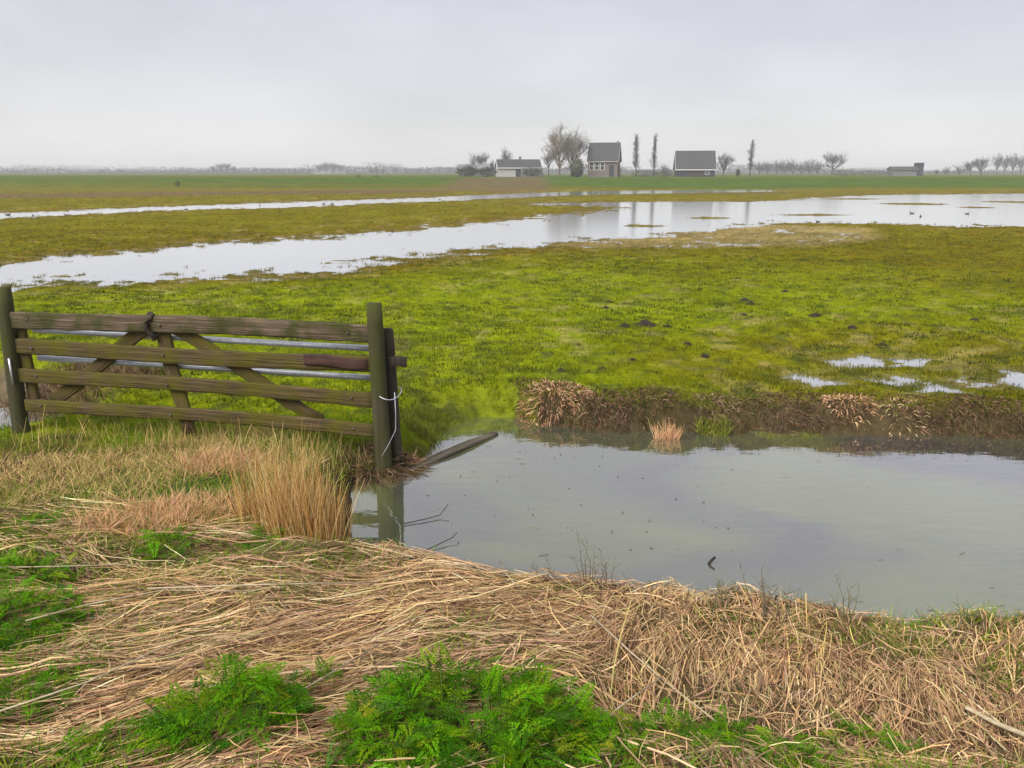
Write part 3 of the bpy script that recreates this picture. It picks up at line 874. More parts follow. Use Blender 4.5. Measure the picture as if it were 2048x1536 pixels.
# green grass and seedlings growing through the litter
GRN = [(0.11, 0.23, 0.012), (0.17, 0.27, 0.014), (0.08, 0.17, 0.012), (0.24, 0.28, 0.02), (0.14, 0.24, 0.05)]


def green_cover(n, x0, x1, y0, y1, thr, hmin, hmax, gain, seed):
    x, y = area_sample(n, x0, x1, y0, y1)
    L = land(x, y)
    m = fbm(x * 0.8, y * 0.8, seed) + gain(x, y) + np.clip(0.47 - fbm(x * 0.9, y * 0.9, 44), 0, .1) * np.where(x < -0.8, 1.9, 0.0)
    ok = (L[1] > 0.04) & (m + rng.normal(0, 0.06, n) > thr)
    x, y, z = x[ok], y[ok], L[0][ok]; k = len(x)
    B = np.stack([x, y, z - 0.006], 1)
    D = np.stack([rng.normal(0, .5, k), rng.normal(0, .5, k), np.ones(k)], 1); D /= np.linalg.norm(D, axis=1, keepdims=True)
    Vr, Tr = stems(B, D, rng.uniform(hmin, hmax, k), rng.uniform(.004, .008, k), rng.uniform(0, .6, k), 3, 0.15, 0.2)
    return Vr, Tr, np.repeat(pick(GRN, [4, 4, 2, 2, 1], k), 6, 0)


def gain_front(x, y):
    left = sstep(-0.9, -2.0, x + (y - 2.0) * 0.2) * 0.26 + sstep(3.0, 3.9, y) * (x < -0.5) * 0.08
    low = (1 - sstep(1.95, 2.45, y)) * 0.2
    edge = np.exp(-((y - 4.0 + 0.1 * x) / 0.25) ** 2) * 0.0
    return left + low


g1 = green_cover(80000, -4.2, 3.2, 1.3, 4.8, 0.555, 0.04, 0.12, gain_front, 61)
g2 = green_cover(30000, -6.5, -0.9, 4.4, 7.0, 0.515, 0.03, 0.10, lambda x, y: 0.12 * sstep(5.6, 6.8, y), 67)
V1, T1, c1 = join(g1, g2)
tag(obj_from('bank_grass', V1, T1, M['plant'], c1), 'fresh green grass growing in patches through the litter of the near bank', 'grass', kind='stuff')

# fringe of green and mossy grass right along the water
ex, ey = [], []
for i in range(60):
    pass


# leafy cow-parsley-like herbs ---------------------------------------------------
def herb_leaf(seed):
    """one ferny compound leaf of unit length along +X: narrow toothed leaflets on paired side stalks"""
    r = np.random.default_rng(seed)
    V, T = [], []
    for i, s in enumerate(np.linspace(0.25, 1.0, 7)):
        span = 0.40 * (1.06 - s) + 0.05
        for sg in (-1, 1):
            fx = r.uniform(0.25, 0.55)
            for k, q in enumerate(np.linspace(0.25, 1.0, 4)):
                for sd in ((-1, 1) if k < 3 else (0,)):
                    px = s + fx * span * q; py = sg * span * q
                    sz = 0.07 * (1.3 - 0.7 * q) * r.uniform(0.75, 1.25)
                    a = math.atan2(sg, fx) + sd * 0.9 + r.uniform(-0.3, 0.3)
                    ca, sa = math.cos(a), math.sin(a)
                    b = len(V); dz = r.uniform(-0.025, 0.025); w = 0.28
                    V += [(px, py, dz), (px + ca * sz * .6 - sa * sz * w, py + sa * sz * .6 + ca * sz * w, dz + r.uniform(-.02, .02)),
                          (px + ca * sz * 1.6, py + sa * sz * 1.6, dz - 0.03), (px + ca * sz * .6 + sa * sz * w, py + sa * sz * .6 - ca * sz * w, dz + r.uniform(-.02, .02))]
                    T += [(b, b + 1, b + 2), (b, b + 2, b + 3)]
    return np.array(V), np.array(T)


LEAVES = [herb_leaf(i) for i in range(5)]
HERB = [(0.075, 0.215, 0.005), (0.11, 0.26, 0.006), (0.035, 0.11, 0.005), (0.17, 0.26, 0.008), (0.07, 0.155, 0.02), (0.22, 0.22, 0.02)]


def herb(name, u, v, rx, ry, n, size, height, label, group=None):
    p = gpt(u, v)
    root = empty(name, p)
    tag(root, label, 'leafy plant', group)
    parts, sparts = [], []
    a = rng.uniform(0, 2 * np.pi, n); r = np.sqrt(rng.uniform(0, 1, n))
    lump = 0.3 + 1.4 * fbm(r * np.cos(a) * 3.2 + u * 0.01, r * np.sin(a) * 3.2, 13)
    GZ = hgt(p.x + r * np.cos(a) * rx, p.y + r * np.sin(a) * ry) - p.z
    for i in range(n):
        x = r[i] * math.cos(a[i]) * rx; y = r[i] * math.sin(a[i]) * ry
        g = float(GZ[i])
        top = g + height * (1.05 - 0.75 * r[i] ** 2) * lump[i] * rng.uniform(0.35, 1.0)
        Vl, Tl = LEAVES[i % 5]
        s = size * rng.uniform(0.6, 1.15)
        az = a[i] + rng.normal(0, 1.0); el = rng.uniform(-0.35, 0.95)
        Vv = Vl.copy()
        Vv[:, 2] -= 0.35 * Vv[:, 0] ** 2 * rng.uniform(0.3, 1.3)
        Vv[:, 2] += 0.25 * np.abs(Vv[:, 1])
        ce, se = math.cos(el), math.sin(el)
        X = Vv[:, 0] * ce - Vv[:, 2] * se; Z = Vv[:, 0] * se + Vv[:, 2] * ce
        ca, sa = math.cos(az), math.sin(az)
        W = np.stack([x + s * (X * ca - Vv[:, 1] * sa), y + s * (X * sa + Vv[:, 1] * ca), np.maximum(top + s * Z, g + 0.005)], 1)
        parts.append((W, Tl, pick(HERB, [4, 4, 3, 2, 1, .5], 1, .2)[0]))
        if i % 2 == 0:
            Vs, Ts = tube([(x * 0.85, y * 0.85, g - 0.01), (x * .95, y * .95, g + (top - g) * 0.6), (x, y, top), (x + s * .5 * ca * ce, y + s * .5 * sa * ce, top + s * .45 * se)], [0.0025, 0.002, 0.0017, 0.001], 3, False)
            sparts.append((Vs, Ts, np.array((0.10, 0.19, 0.03))))
    Vv, Tv, cv = join(*parts); tag(obj_from('foliage', Vv, Tv, M['plant'], cv, root), kind='stuff')
    Vv, Tv, cv = join(*sparts); tag(obj_from('stems', Vv, Tv, M['plant'], cv, root), kind='stuff')
    return root


herb('herb_clump', 950, 1490, 0.40, 0.30, 620, 0.10, 0.22, 'largest bright green ferny herb clump, at the foot of the reed litter')
herb('herb_clump', 465, 1455, 0.24, 0.20, 300, 0.10, 0.18, 'bright green ferny herb clump between lying reed stalks and dark hole')
herb('herb_clump', 40, 1270, 0.26, 0.26, 300, 0.09, 0.15, 'dark green herb clump at the end of the lying reed stalks')
herb('herb_clump', 1380, 1505, 0.24, 0.12, 130, 0.09, 0.08, 'low green herb clump at the foot of the tan grass litter')
herb('herb_clump', 330, 1105, 0.11, 0.10, 60, 0.10, 0.11, 'small green leafy herb alone in flattened pinkish reed')
herb('herb_clump', 540, 1092, 0.13, 0.10, 60, 0.09, 0.10, 'small green leafy herb at the foot of the upright reed clump')
herb('herb_clump', 60, 1160, 0.22, 0.14, 110, 0.10, 0.09, 'low spreading green herb patch above the lying reed stalks')
herb('herb_clump', 760, 1520, 0.16, 0.12, 120, 0.09, 0.12, 'green herb tuft joined to the side of the largest herb clump')
herb('herb_clump', 1720, 1510, 0.22, 0.10, 90, 0.08, 0.06, 'sparse low green herbs beside the pale fallen branch')
herb('herb_clump', 640, 1395, 0.12, 0.08, 40, 0.09, 0.09, 'few green leaves showing between diagonal reed stalks')

herb('herb_clump', 1560, 1520, 0.2, 0.08, 90, 0.07, 0.06, 'low green herb seedlings between the low clump and the pale branch')
herb('herb_clump', 1180, 1525, 0.14, 0.08, 80, 0.08, 0.08, 'green herb sprig at the grass-litter side of the largest clump')
herb('herb_clump', 240, 1500, 0.2, 0.1, 110, 0.08, 0.07, 'low dull green herbs below the long straw-yellow stalk')
herb('herb_clump', 40, 1400, 0.2, 0.12, 110, 0.08, 0.07, 'low green herbs under the dark green herb clump')
herb('herb_clump', 90, 1060, 0.25, 0.15, 120, 0.08, 0.07, 'low green herbs in the rough grass above the level stalk')
# individually visible fallen stalks and the pale branch
def stalk(name, pts, r0, r1, mat, label, cat, group=None, sides=6):
    V1, T1 = tube([p - pts[0] for p in pts], list(np.linspace(r0, r1, len(pts))), sides)
    o = obj_from(name, V1, T1, mat, smooth=True); o.location = pts[0]
    return tag(o, label, cat, group)


def lay(px, lift=0.03):
    out = []
    for (u, v, h) in px:
        p = gpt(u, v); out.append(Vector((p.x, p.y, p.z + lift + h)))
    return out


stalk('fallen_branch', lay([(1925, 1440, 0.03), (1985, 1472, 0.03), (2060, 1503, 0.03), (2140, 1535, .02)]), 0.008, 0.013, M['branch'], 'thick pale dead branch lying on tan grass litter', 'branch')
for (px, lb) in [([(1180, 1272, .06), (1260, 1345, .05), (1340, 1410, .04), (1430, 1480, .03)], 'long pale reed stalk sloping down across the ridge of dead grass'),
                 ([(1190, 1490, .03), (1260, 1440, .05), (1320, 1400, .06)], 'short pale stalk crossing the foot of the long sloping stalk'),
                 ([(0, 1462, .03), (180, 1405, .04), (330, 1335, .05), (480, 1280, .04)], 'long straw-yellow stalk lying below the left-hand herb clump'),
                 ([(-20, 1172, .06), (120, 1168, .06), (300, 1160, .05)], 'pale level stalk lying across the low herb patch'),
                 ([(60, 1290, .08), (180, 1245, .05), (330, 1212, .04), (500, 1215, .04)], 'pale curved stalk leaving the dark green herb clump'),
                 ([(1000, 1145, .03), (1010, 1170, .03), (1030, 1195, .03)], 'short bright stalk on the grassy tip of the bank'),
                 ([(540, 1460, .03), (650, 1400, .05), (760, 1335, .06)], 'pale stalk lying between the two brightest herb clumps'),
                 ([(300, 1212, .05), (520, 1205, .05), (760, 1195, .04)], 'long straight stalk lying level across the reed litter')]:
    stalk('fallen_reed_stalk', lay(px, 0.05), 0.0042, 0.003, M['branch'], lb, 'reed stalk', None, 5)

# dry stems standing at the water edge in front of the ditch
for (u, v, h, lb) in [(1175, 1180, .30, 'thin bundle of dry stems at the water edge, the tallest of them'), (1215, 1190, .22, 'two dry stems leaning beside the tall stem bundle'),
                      (1085, 1175, .14, 'short pale dry stems by the mossy tip of the bank'), (1440, 1235, .16, 'short thick broken dry stem on the ridge'),
                      (1520, 1245, .26, 'branched dry weed on the ridge with upright side shoots'), (1560, 1255, .28, 'branched dry weed leaning over the ditch with reddish seed head'),
                      (1690, 1265, .24, 'slender dry stem bowed over the water beside fresh grass'), (1905, 1290, .22, 'pale dry stalk leaning out over the ditch past fresh grass')]:
    p = gpt(u, v); r = random.Random(int(u))
    pv = []
    for k in range(6):
        a0 = Vector((p.x + r.uniform(-.05, .05), p.y + r.uniform(-.03, .03), p.z - 0.01))
        tp = a0 + Vector((r.uniform(-.09, .07), r.uniform(-.02, .10), h * r.uniform(.5, 1.05)))
        md = (a0 + tp) / 2 + Vector((r.uniform(-.02, .02), r.uniform(-.02, .02), .02))
        pv.append(tube([a0 - p, md - p, tp - p], [.0028, .002, .0012], 4))
        for j in range(3):
            s0 = md.lerp(tp, r.uniform(0, 1)); s1 = s0 + Vector((r.uniform(-.05, .05), r.uniform(-.03, .03), r.uniform(.02, .06)))
            pv.append(tube([s0 - p, s1 - p], [.0013, .0008], 3))
    V1, T1, _ = join(*pv)
    o = obj_from('dry_weed', V1, T1, M['twig_tan']); o.location = p
    tag(o, lb, 'dry stem')

# fresh grass tufts on the edge of the near bank
for (u, v, n) in [(1020, 1168, 260), (1420, 1250, 160), (1560, 1275, 200), (1720, 1292, 420), (1790, 1300, 420), (1850, 1312, 240), (2010, 1345, 300), (1110, 1190, 220)]:
    p = gpt(u, v)
    standing('grass_tuft', [(p.x, p.y, 0.15, 0.07, 1.0)], n, (0.04, 0.10), (0.004, 0.007), [(0.13, 0.22, 0.02), (0.2, 0.26, 0.03), (0.08, 0.15, 0.02), (0.27, 0.22, 0.06)], [4, 3, 2, 1.5],
             'fresh green grass tuft on the lip of the near bank over the ditch', 'grass tuft', lean=0.5, bend=0.5, k=3, mat='plant', group='green tufts along the near ditch edge')

# ------------------------------------------------------------------ far bank of the ditch
BROWN = [(0.16, 0.092, 0.055), (0.095, 0.056, 0.034), (0.26, 0.155, 0.095), (0.045, 0.03, 0.02), (0.26, 0.17, 0.10), (0.05, 0.065, 0.015)]


def bank_points(n, dlo, dhi, xlo, xhi):
    x = rng.uniform(xlo, xhi, n * 6); y = rng.uniform(6.4, 9.2, n * 6)
    d = land(x, y)[1]
    ok = (d > dlo) & (d < dhi) & (sdf(x, y, DITCH_R) < 1.5) & (y > 6.5)
    return x[ok][:n], y[ok][:n]


x, y = bank_points(26000, 0.0, 0.5, 0.05, 8.5)
n = len(x)
B = np.stack([x, y, hgt(x, y)], 1)
D = np.stack([rng.normal(0, .5, n), rng.normal(-0.55, .35, n), rng.normal(0.1, .5, n)], 1); D /= np.linalg.norm(D, axis=1, keepdims=True)
keep = fbm(x * 2.1, y * 2.1, 53) + rng.normal(0, .08, n) > .36
B, D, n = B[keep], D[keep], int(keep.sum())
V1, T1 = stems(B, D, rng.uniform(.03, .10, n), rng.uniform(.004, .010, n), rng.uniform(0, .4, n), 4, 0.6)
V1[:, 2] = np.maximum(V1[:, 2], 0.004)
tag(obj_from('bank_thatch', V1, T1, M['straw'], np.repeat(pick(BROWN, [4, 4, 2, 3, .6, 1], n), 8, 0)), 'dark brown dead grass hanging down the face of the far ditch bank', 'dead grass', kind='stuff')

x, y = bank_points(9000, 0.10, 0.55, 0.05, 8.5)
n = len(x)
B = np.stack([x, y, hgt(x, y) - 0.004], 1)
D = np.stack([rng.normal(0, .5, n), rng.normal(-0.5, .4, n), rng.uniform(0.3, 1.1, n)], 1); D /= np.linalg.norm(D, axis=1, keepdims=True)
patch = fbm(x * 1.6, y * 1.6, 29)
keep = patch + rng.normal(0, .08, n) > 0.56
V1, T1 = stems(B[keep], D[keep], rng.uniform(.04, .13, keep.sum()), rng.uniform(.005, .009, keep.sum()), rng.uniform(0, .4, keep.sum()), 4, 0.5)
V1[:, 2] = np.maximum(V1[:, 2], 0.004)
tag(obj_from('bank_fringe', V1, T1, M['plant'], np.repeat(pick([(0.15, 0.19, 0.01), (0.2, 0.18, 0.03), (0.09, 0.12, 0.01), (0.26, 0.19, 0.08), (0.12, 0.085, 0.03)], [3, 3, 3, 2, 3], keep.sum()), 8, 0)), 'green and yellowing grass overhanging the lip of the far ditch bank', 'grass', kind='stuff')

SP_ = [(1105, 808, 800, .36, .12, PINK + BROWN[:3], 'broad pinkish straw tussock at the corner of the far ditch bank'),
       (1290, 800, 360, .3, .10, BROWN, 'broad brown tussock capping the far bank above the small tan tuft'),
       (1420, 806, 360, .3, .10, GREYED, 'grey-brown matted tussock capping the far bank above the mossy tussock'),
       (1560, 815, 320, .3, .09, BROWN, 'low brown tussock on the far bank between grey-brown and tan tussocks'),
       (1195, 812, 520, .3, .11, BROWN, 'dark brown tussock next to the straw tussock on the far bank corner'),
       
       (1700, 800, 260, .24, .10, PINK, 'tan tussock on the lip of the far bank below the field puddles'),
       (1800, 825, 200, .24, .09, STRAW, 'mixed straw and brown tussock low on the far bank'),
       (1960, 838, 280, .26, .10, BROWN, 'brown drooping tussock on the far bank beyond the mixed one')]
for (u, v, n, rr, L1, pal, lb) in SP_:
    p = gpt(u, v)
    drooping_tussock('bank_tussock', (p.x, p.y), n, L1 * 0.4, L1, rr, lb, pal, [1] * len(pal), (0.006, 0.012), (0, -0.3), None, 'grass tussock', 0.7)
for (u, v, n, lb) in [(1430, 862, 420, 'yellow-green mossy tussock growing out of the ditch water'), (1545, 860, 160, 'small low green tuft at the foot of the far bank'),
                      (1625, 862, 140, 'flat green tuft floating at the far bank waterline'), (840, 870, 500, 'bright green grass cushion beside the plank and gate post')]:
    p = gpt(u, v)
    big = 0.17 if n > 300 else 0.12
    standing('water_edge_tuft', [(p.x, p.y + 0.05, big, 0.10, 1.0)], n, (0.05, 0.15 if n > 300 else 0.08), (0.006, 0.011), [(0.2, 0.22, 0.03), (0.26, 0.25, 0.05), (0.11, 0.15, 0.02)], [3, 2, 2],
             lb, 'grass tuft', lean=0.5, bend=0.5, k=3, mat='plant')

for (u, v, n, rr, L1, pal, lb) in [(738, 936, 800, .2, .3, BROWN, 'dark matted tuft at the foot of the moss-green post, reed side'),
                                   (795, 928, 600, .17, .24, BROWN, 'dark matted tuft where the plank meets the gate post'),
                                   (825, 925, 90, .06, .2, PINK, 'thin reddish dead stems sticking up beside the plank')]:
    p = gpt(u, v)
    drooping_tussock('post_foot_tuft', (p.x, p.y), n, L1 * 0.3, L1, rr, lb, pal, [1] * len(pal), (0.005, 0.011), (0, -0.1), None, 'grass tussock', 0.6)

# brambles and dead stems behind the gate by the left-hand ditch
p = gpt(1335, 850)
standing('reed_tuft', [(p.x, p.y, 0.13, 0.05, 1.0)], 170, (0.12, 0.24), (0.005, 0.009), PINK, [1] * 4, 'small upright tan tuft at the waterline of the far bank', 'reeds', lean=0.3, bend=0.25)
regs = []
for (u, v, rx, ry, wt) in [(120, 800, .5, .5, .4), (200, 760, .6, .5, .3), (60, 830, .3, .3, .15), (270, 745, .4, .3, .15)]:
    p = gpt(u, v); regs.append((p.x, p.y, rx, ry, wt))
standing('dead_stem_thicket', regs, 2600, (0.10, 0.32), (0.005, 0.010), BROWN + [(0.34, 0.22, 0.14)], [3, 3, 3, 2, 2, 1, 2], 'tangled brown dead stems behind the gate beside the left-hand ditch', 'dead stems', lean=0.6, bend=0.5)

# ------------------------------------------------------------------ pasture grass
def pasture(n, r0, r1, blades, hmin, hmax, wmin, wmax):
    r = np.exp(rng.uniform(np.log(r0), np.log(r1), n)); th = rng.uniform(-0.80, 0.80, n)
    x = r * np.tan(th) * 0.98; y = r
    ok = np.abs(x) < y * 0.88 + 1.5
    x, y = x[ok], y[ok]
    L = land(x, y)
    z, d, f = L[0], L[1], L[2]
    clump = fbm(x * 2.2, y * 2.2, 55)
    lim = FLOOD - 0.012 + (rng.uniform(0, 1, len(x)) ** 3) * 0.03
    ok = ((z > lim) | ((d < 0.8) & (z > 0.02))) & (d > np.where((x > -5) & (x < 0.2), 0.03, 0.15)) & (y > 5.95)
    x, y, z, clump = x[ok], y[ok], z[ok], clump[ok]
    L = tuple(a[ok] for a in L)
    col = cover(x, y, L)
    m = len(x)
    x = np.repeat(x, blades) + rng.normal(0, .025, m * blades) * np.repeat(np.sqrt(y / 8), blades)
    y_ = np.repeat(y, blades) + rng.normal(0, .025, m * blades) * np.repeat(np.sqrt(y / 8), blades)
    zz = np.repeat(z, blades) - 0.006
    k = m * blades
    D = np.stack([rng.normal(0, .55, k), rng.normal(0, .55, k), np.ones(k)], 1); D /= np.linalg.norm(D, axis=1, keepdims=True)
    sc = np.repeat(np.sqrt(y / 8), blades)
    hh = rng.uniform(hmin, hmax, k) * np.repeat(0.25 + 1.5 * np.clip(clump - .15, 0, 1) ** 1.3 / .6, blades)
    Vb, Tb = tris(np.stack([x, y_, zz], 1), D, hh * (0.8 + 0.2 * sc), rng.uniform(wmin, wmax, k) * sc)
    cc = np.repeat(np.repeat(col, blades, 0) * rng.normal(1.05, .16, (k, 1)), 3, 0)
    return Vb, Tb, np.clip(cc, .004, .9)


def dark_tufts(n):
    r = np.exp(rng.uniform(np.log(7.2), np.log(26), n)); x = r * rng.uniform(-.85, .85, n); y = r
    L = land(x, y)
    ok = (L[0] > FLOOD + 0.01) & (L[1] > 0.3) & (fbm(x * .5, y * .5, 47) + rng.normal(0, .07, n) > 0.47)
    x, y, z = x[ok], y[ok], L[0][ok]; m = len(x); b = 12
    s_ = np.repeat(rng.uniform(.03, .10, m), b)
    k = m * b
    B = np.stack([np.repeat(x, b) + rng.normal(0, 1, k) * s_, np.repeat(y, b) + rng.normal(0, .6, k) * s_, np.repeat(z, b) - .004], 1)
    D = np.stack([rng.normal(0, .5, k), rng.normal(0, .5, k), np.ones(k)], 1); D /= np.linalg.norm(D, axis=1, keepdims=True)
    Vb, Tb = tris(B, D, rng.uniform(.025, .06, k), rng.uniform(.007, .014, k) * np.sqrt(np.repeat(y, b) / 8))
    return Vb, Tb, np.repeat(pick([(0.045, 0.065, 0.008), (0.07, 0.085, 0.01), (0.06, 0.045, 0.02)], [3, 3, 1.5], k), 3, 0)


V1, T1, c1 = join(dark_tufts(9000), pasture(70000, 5.9, 30, 7, .02, .062, .006, .012), pasture(26000, 22, 95, 5, .03, .07, .009, .016))
tag(obj_from('pasture_grass', V1, T1, M['plant'], c1), 'short yellow-green grass of the wet pasture around the flood water', 'grass', kind='stuff')

# ------------------------------------------------------------------ molehills
def molehill(seed):
    r = np.random.default_rng(seed)
    nr, na = 7, 18
    V = [(0, 0, 0.13)]; T = []
    for i in range(1, nr + 1):
        for j in range(na):
            a = 2 * math.pi * j / na; q = i / nr
            rr = 0.19 * q * (1 + 0.45 * r.uniform(-1, 1) * (q > .3)); z = 0.135 * (math.cos(q * math.pi) * .5 + .5) + r.uniform(-.014, .014) * (i < nr) - (0.03 if i == nr else 0)
            V.append((rr * math.cos(a), rr * math.sin(a), z))
    for j in range(na): T.append((0, 1 + j, 1 + (j + 1) % na))
    for i in range(nr - 1):
        for j in range(na):
            a, b = 1 + i * na + j, 1 + i * na + (j + 1) % na
            T.append((a, a + na, b + na)); T.append((a, b + na, b))
    return V, T


mh0 = None
for i, (u, v, s) in enumerate([(1217, 605, .6), (1212, 616, .5), (1290, 650, 1.15), (1250, 652, .6), (1335, 653, .45), (1490, 602, .8), (1500, 608, .6), (1632, 631, .7),
                               (1487, 630, .45), (1215, 580, .35), (1122, 742, .5), (1205, 738, .45), (1265, 720, .4), (1410, 712, .45), (1765, 690, .5), (1705, 655, .5),
                               (1950, 640, .5), (1570, 583, .5), (785, 462, .6), (1375, 688, .4), (1850, 620, .45)]):
    p = gpt(u, v)
    if mh0 is None:
        Vm, Tm = molehill(3); o = mh0 = obj_from('molehill', Vm, Tm, M['soil'], smooth=False)
    else:
        o = mh0.copy(); C.objects.link(o)
    o.location = p; o.scale = (s * .8, s * .8, s * 0.5); o.rotation_euler = (0, 0, i * 1.7)
    tag(o, 'small dark molehill of loose soil in the green pasture', 'molehill', 'molehills in the pasture')

# ------------------------------------------------------------------ things in the ditch
for (px, lb, r0) in [([(808, 1050, .01), (850, 1042, .015), (880, 1035, .02), (897, 1026, .07)], 'thin dark twig floating off the reflection of the gate post', .004),
                     ([(836, 1108, .005), (870, 1096, .015), (905, 1083, .03), (914, 1078, .05)], 'thin dark twig floating close to the reed litter shore', .004)]:
    pts = [P(u, v, 0) + Vector((0, 0, h)) for u, v, h in px]
    stalk('floating_twig', pts, r0, r0 * .7, M['dark_wood'], lb, 'twig', None, 6)
pts = [P(1421, 1128, 0) + Vector((-.02, 0, -.02)), P(1421, 1128, 0) + Vector((0, 0, .02)), P(1424, 1128, 0) + Vector((.02, .01, .045))]
stalk('floating_clod', pts, .011, .008, M['soil'], 'small dark clod poking out of the open ditch water', 'clod', None, 8)
fl = []
for i in range(60):
    u, v = rng.uniform(830, 1500), rng.uniform(850, 1100)
    p = P(u, v, 0.004)
    if sdf(np.array([p.x]), np.array([p.y]), DITCH_R)[0] > -0.15: continue
    a = rng.uniform(0, 6.28); s = rng.uniform(.006, .018)
    q = [(p.x + math.cos(a + g) * s * (1 if k % 2 else .35), p.y + math.sin(a + g) * s * (1 if k % 2 else .35), .004 + .002 * k) for k, g in enumerate((0, 1.5, 3.1, 4.7))]
    fl.append((np.array(q), np.array([(0, 1, 2), (0, 2, 3)]), pick([(0.05, 0.06, 0.02), (0.10, 0.09, 0.04), (0.03, 0.03, 0.02)], [1, 1, 1], 1)[0]))
for i in range(70):
    u = rng.uniform(800, 2000); v = rng.uniform(870, 1240) if i % 3 else rng.uniform(870, 930)
    p = P(u, v, 0.003)
    dd = sdf(np.array([p.x]), np.array([p.y]), DITCH_R)[0]
    if dd > -0.08 or (dd < -0.7 and i % 2): continue
    a = rng.uniform(-.5, .5); L1 = rng.uniform(.02, .08); w1 = rng.uniform(.0015, .003)
    dx, dy = math.cos(a) * L1, math.sin(a) * L1; nx, ny = -math.sin(a) * w1, math.cos(a) * w1
    q = [(p.x - nx, p.y - ny, .003), (p.x + nx, p.y + ny, .003), (p.x + dx + nx, p.y + dy + ny, .006), (p.x + dx - nx, p.y + dy - ny, .006)]
    fl.append((np.array(q), np.array([(0, 2, 1), (0, 3, 2)]), pick([(0.3, 0.24, 0.13), (0.16, 0.13, 0.07), (0.07, 0.06, 0.03)], [1, 1, 1], 1)[0]))
V1, T1, c1 = join(*fl)
tag(obj_from('floating_flecks', V1, T1, M['plant'], c1), 'scattered dark leaf flecks drifting on the ditch water', 'floating debris', kind='stuff')


# ------------------------------------------------------------------ buildings far behind the dike
def mesh_obj(name, V, F, mat, parent=None):
    me = bpy.data.meshes.new(name); me.from_pydata([tuple(v) for v in V], [], F); me.materials.append(mat)
    o = bpy.data.objects.new(name, me); C.objects.link(o); o.parent = parent
    return o


def box(name, x0, x1, y0, y1, z0, z1, mat, parent):
    V = [(x, y, z) for z in (z0, z1) for y in (y0, y1) for x in (x0, x1)]
    F = [(0, 2, 3, 1), (4, 5, 7, 6), (0, 1, 5, 4), (2, 6, 7, 3), (0, 4, 6, 2), (1, 3, 7, 5)]
    return mesh_obj(name, V, F, mat, parent)


def gabled(root, w, dpt, hw, hr, wall_m, roof_m, trim_m, over=0.25, th=0.16):
    """walls with gable ends left and right, ridge along X, roof slabs, bargeboards and gutter"""
    y0, y1, x0, x1, ym = -dpt / 2, dpt / 2, -w / 2, w / 2, 0
    V = [(x0, y0, -1), (x1, y0, -1), (x1, y1, -1), (x0, y1, -1), (x0, y0, hw), (x1, y0, hw), (x1, y1, hw), (x0, y1, hw), (x0, ym, hw + hr), (x1, ym, hw + hr)]
    F = [(0, 1, 5, 4), (2, 3, 7, 6), (1, 2, 6, 9, 5), (3, 0, 4, 8, 7), (4, 5, 9, 8), (6, 7, 8, 9)]
    wall = mesh_obj('wall', V, F, wall_m, root)
    sl = hr / (dpt / 2)
    for s in (-1, 1):
        ye = s * (dpt / 2 + over); ze = hw - sl * over + 0.03
        V = [(x0 - over, ye, ze), (x1 + over, ye, ze), (x1 + over, 0, hw + hr + 0.03), (x0 - over, 0, hw + hr + 0.03)]
        V += [(a, b, c + th) for a, b, c in V]
        F = [(0, 1, 2, 3), (7, 6, 5, 4), (0, 4, 5, 1), (1, 5, 6, 2), (3, 2, 6, 7), (0, 3, 7, 4)]
        rf = mesh_obj('roof', V, F, roof_m, root)
        for gx in (x0 - over - 0.05, x1 + over + 0.004):
            Vb = [(gx, ye, ze - .10), (gx + .045, ye, ze - .10), (gx + .045, 0, hw + hr - .07), (gx, 0, hw + hr - .07)]
            Vb += [(a, b, c + .32) for a, b, c in Vb]
            mesh_obj('bargeboard', Vb, F, trim_m, root)
        box('gutter', x0 - over, x1 + over, ye - .12 if s < 0 else ye + .004, ye - .004 if s < 0 else ye + .12, ze - .06, ze + .10, trim_m, root)
    return wall


def window(root, x, y, z0, w, h, fr=0.09):
    """a framed sash in the front wall (facing -Y)"""
    f = empty_part('window', root)
    f2 = box('frame', x - w / 2 - fr, x - w / 2, y - .06, y + .05, z0, z0 + h, M['white'], f)
    box('frame', x + w / 2, x + w / 2 + fr, y - .06, y + .05, z0, z0 + h, M['white'], f)
    box('frame', x - w / 2, x + w / 2, y - .06, y + .05, z0 + h - fr, z0 + h, M['white'], f)
    box('frame', x - w / 2, x + w / 2, y - .06, y + .05, z0 + h * .5, z0 + h * .5 + fr * .7, M['white'], f)
    box('sill', x - w / 2 - fr, x + w / 2 + fr, y - .12, y + .05, z0 - .08, z0, M['white'], f)
    box('pane', x - w / 2, x + w / 2, y - .025, y + .02, z0, z0 + h - fr, M['glass'], f)


def empty_part(name, root):
    o = bpy.data.objects.new(name, None); C.objects.link(o); o.parent = root
    return o


def place(u, v, Y):
    p = at(u, v, Y); p.z = float(hgt(np.array([p.x]), np.array([p.y]))[0])
    return p


def width_at(du, Y):
    return du / FPX * (Y * CP + 1.0 * SP) 


# brick house
Yh = 178
p = place(1208, 352, Yh)
house = empty('brick_house', p, math.radians(-14))
tag(house, 'brown brick house with steep dark grey roof and white trim on the dike', 'house')
gabled(house, 6.4, 5.4, 3.5, 3.6, M['brick'], M['roof'], M['dull_white'])
for x in (-2.45, -1.25, -0.05):
    window(house, x, -2.7, 1.5, 0.75, 1.6)
dr = box('door', 1.45, 2.45, -2.76, -2.68, 0.05, 2.5, M['tar'], house)
box('chimney', 2.6, 3.0, -0.2, 0.2, 6.9, 7.55, M['grey_wall'], house)
box('plinth', -3.23, 3.23, -2.74, 2.74, -1, 0.35, M['grey_wall'], house)
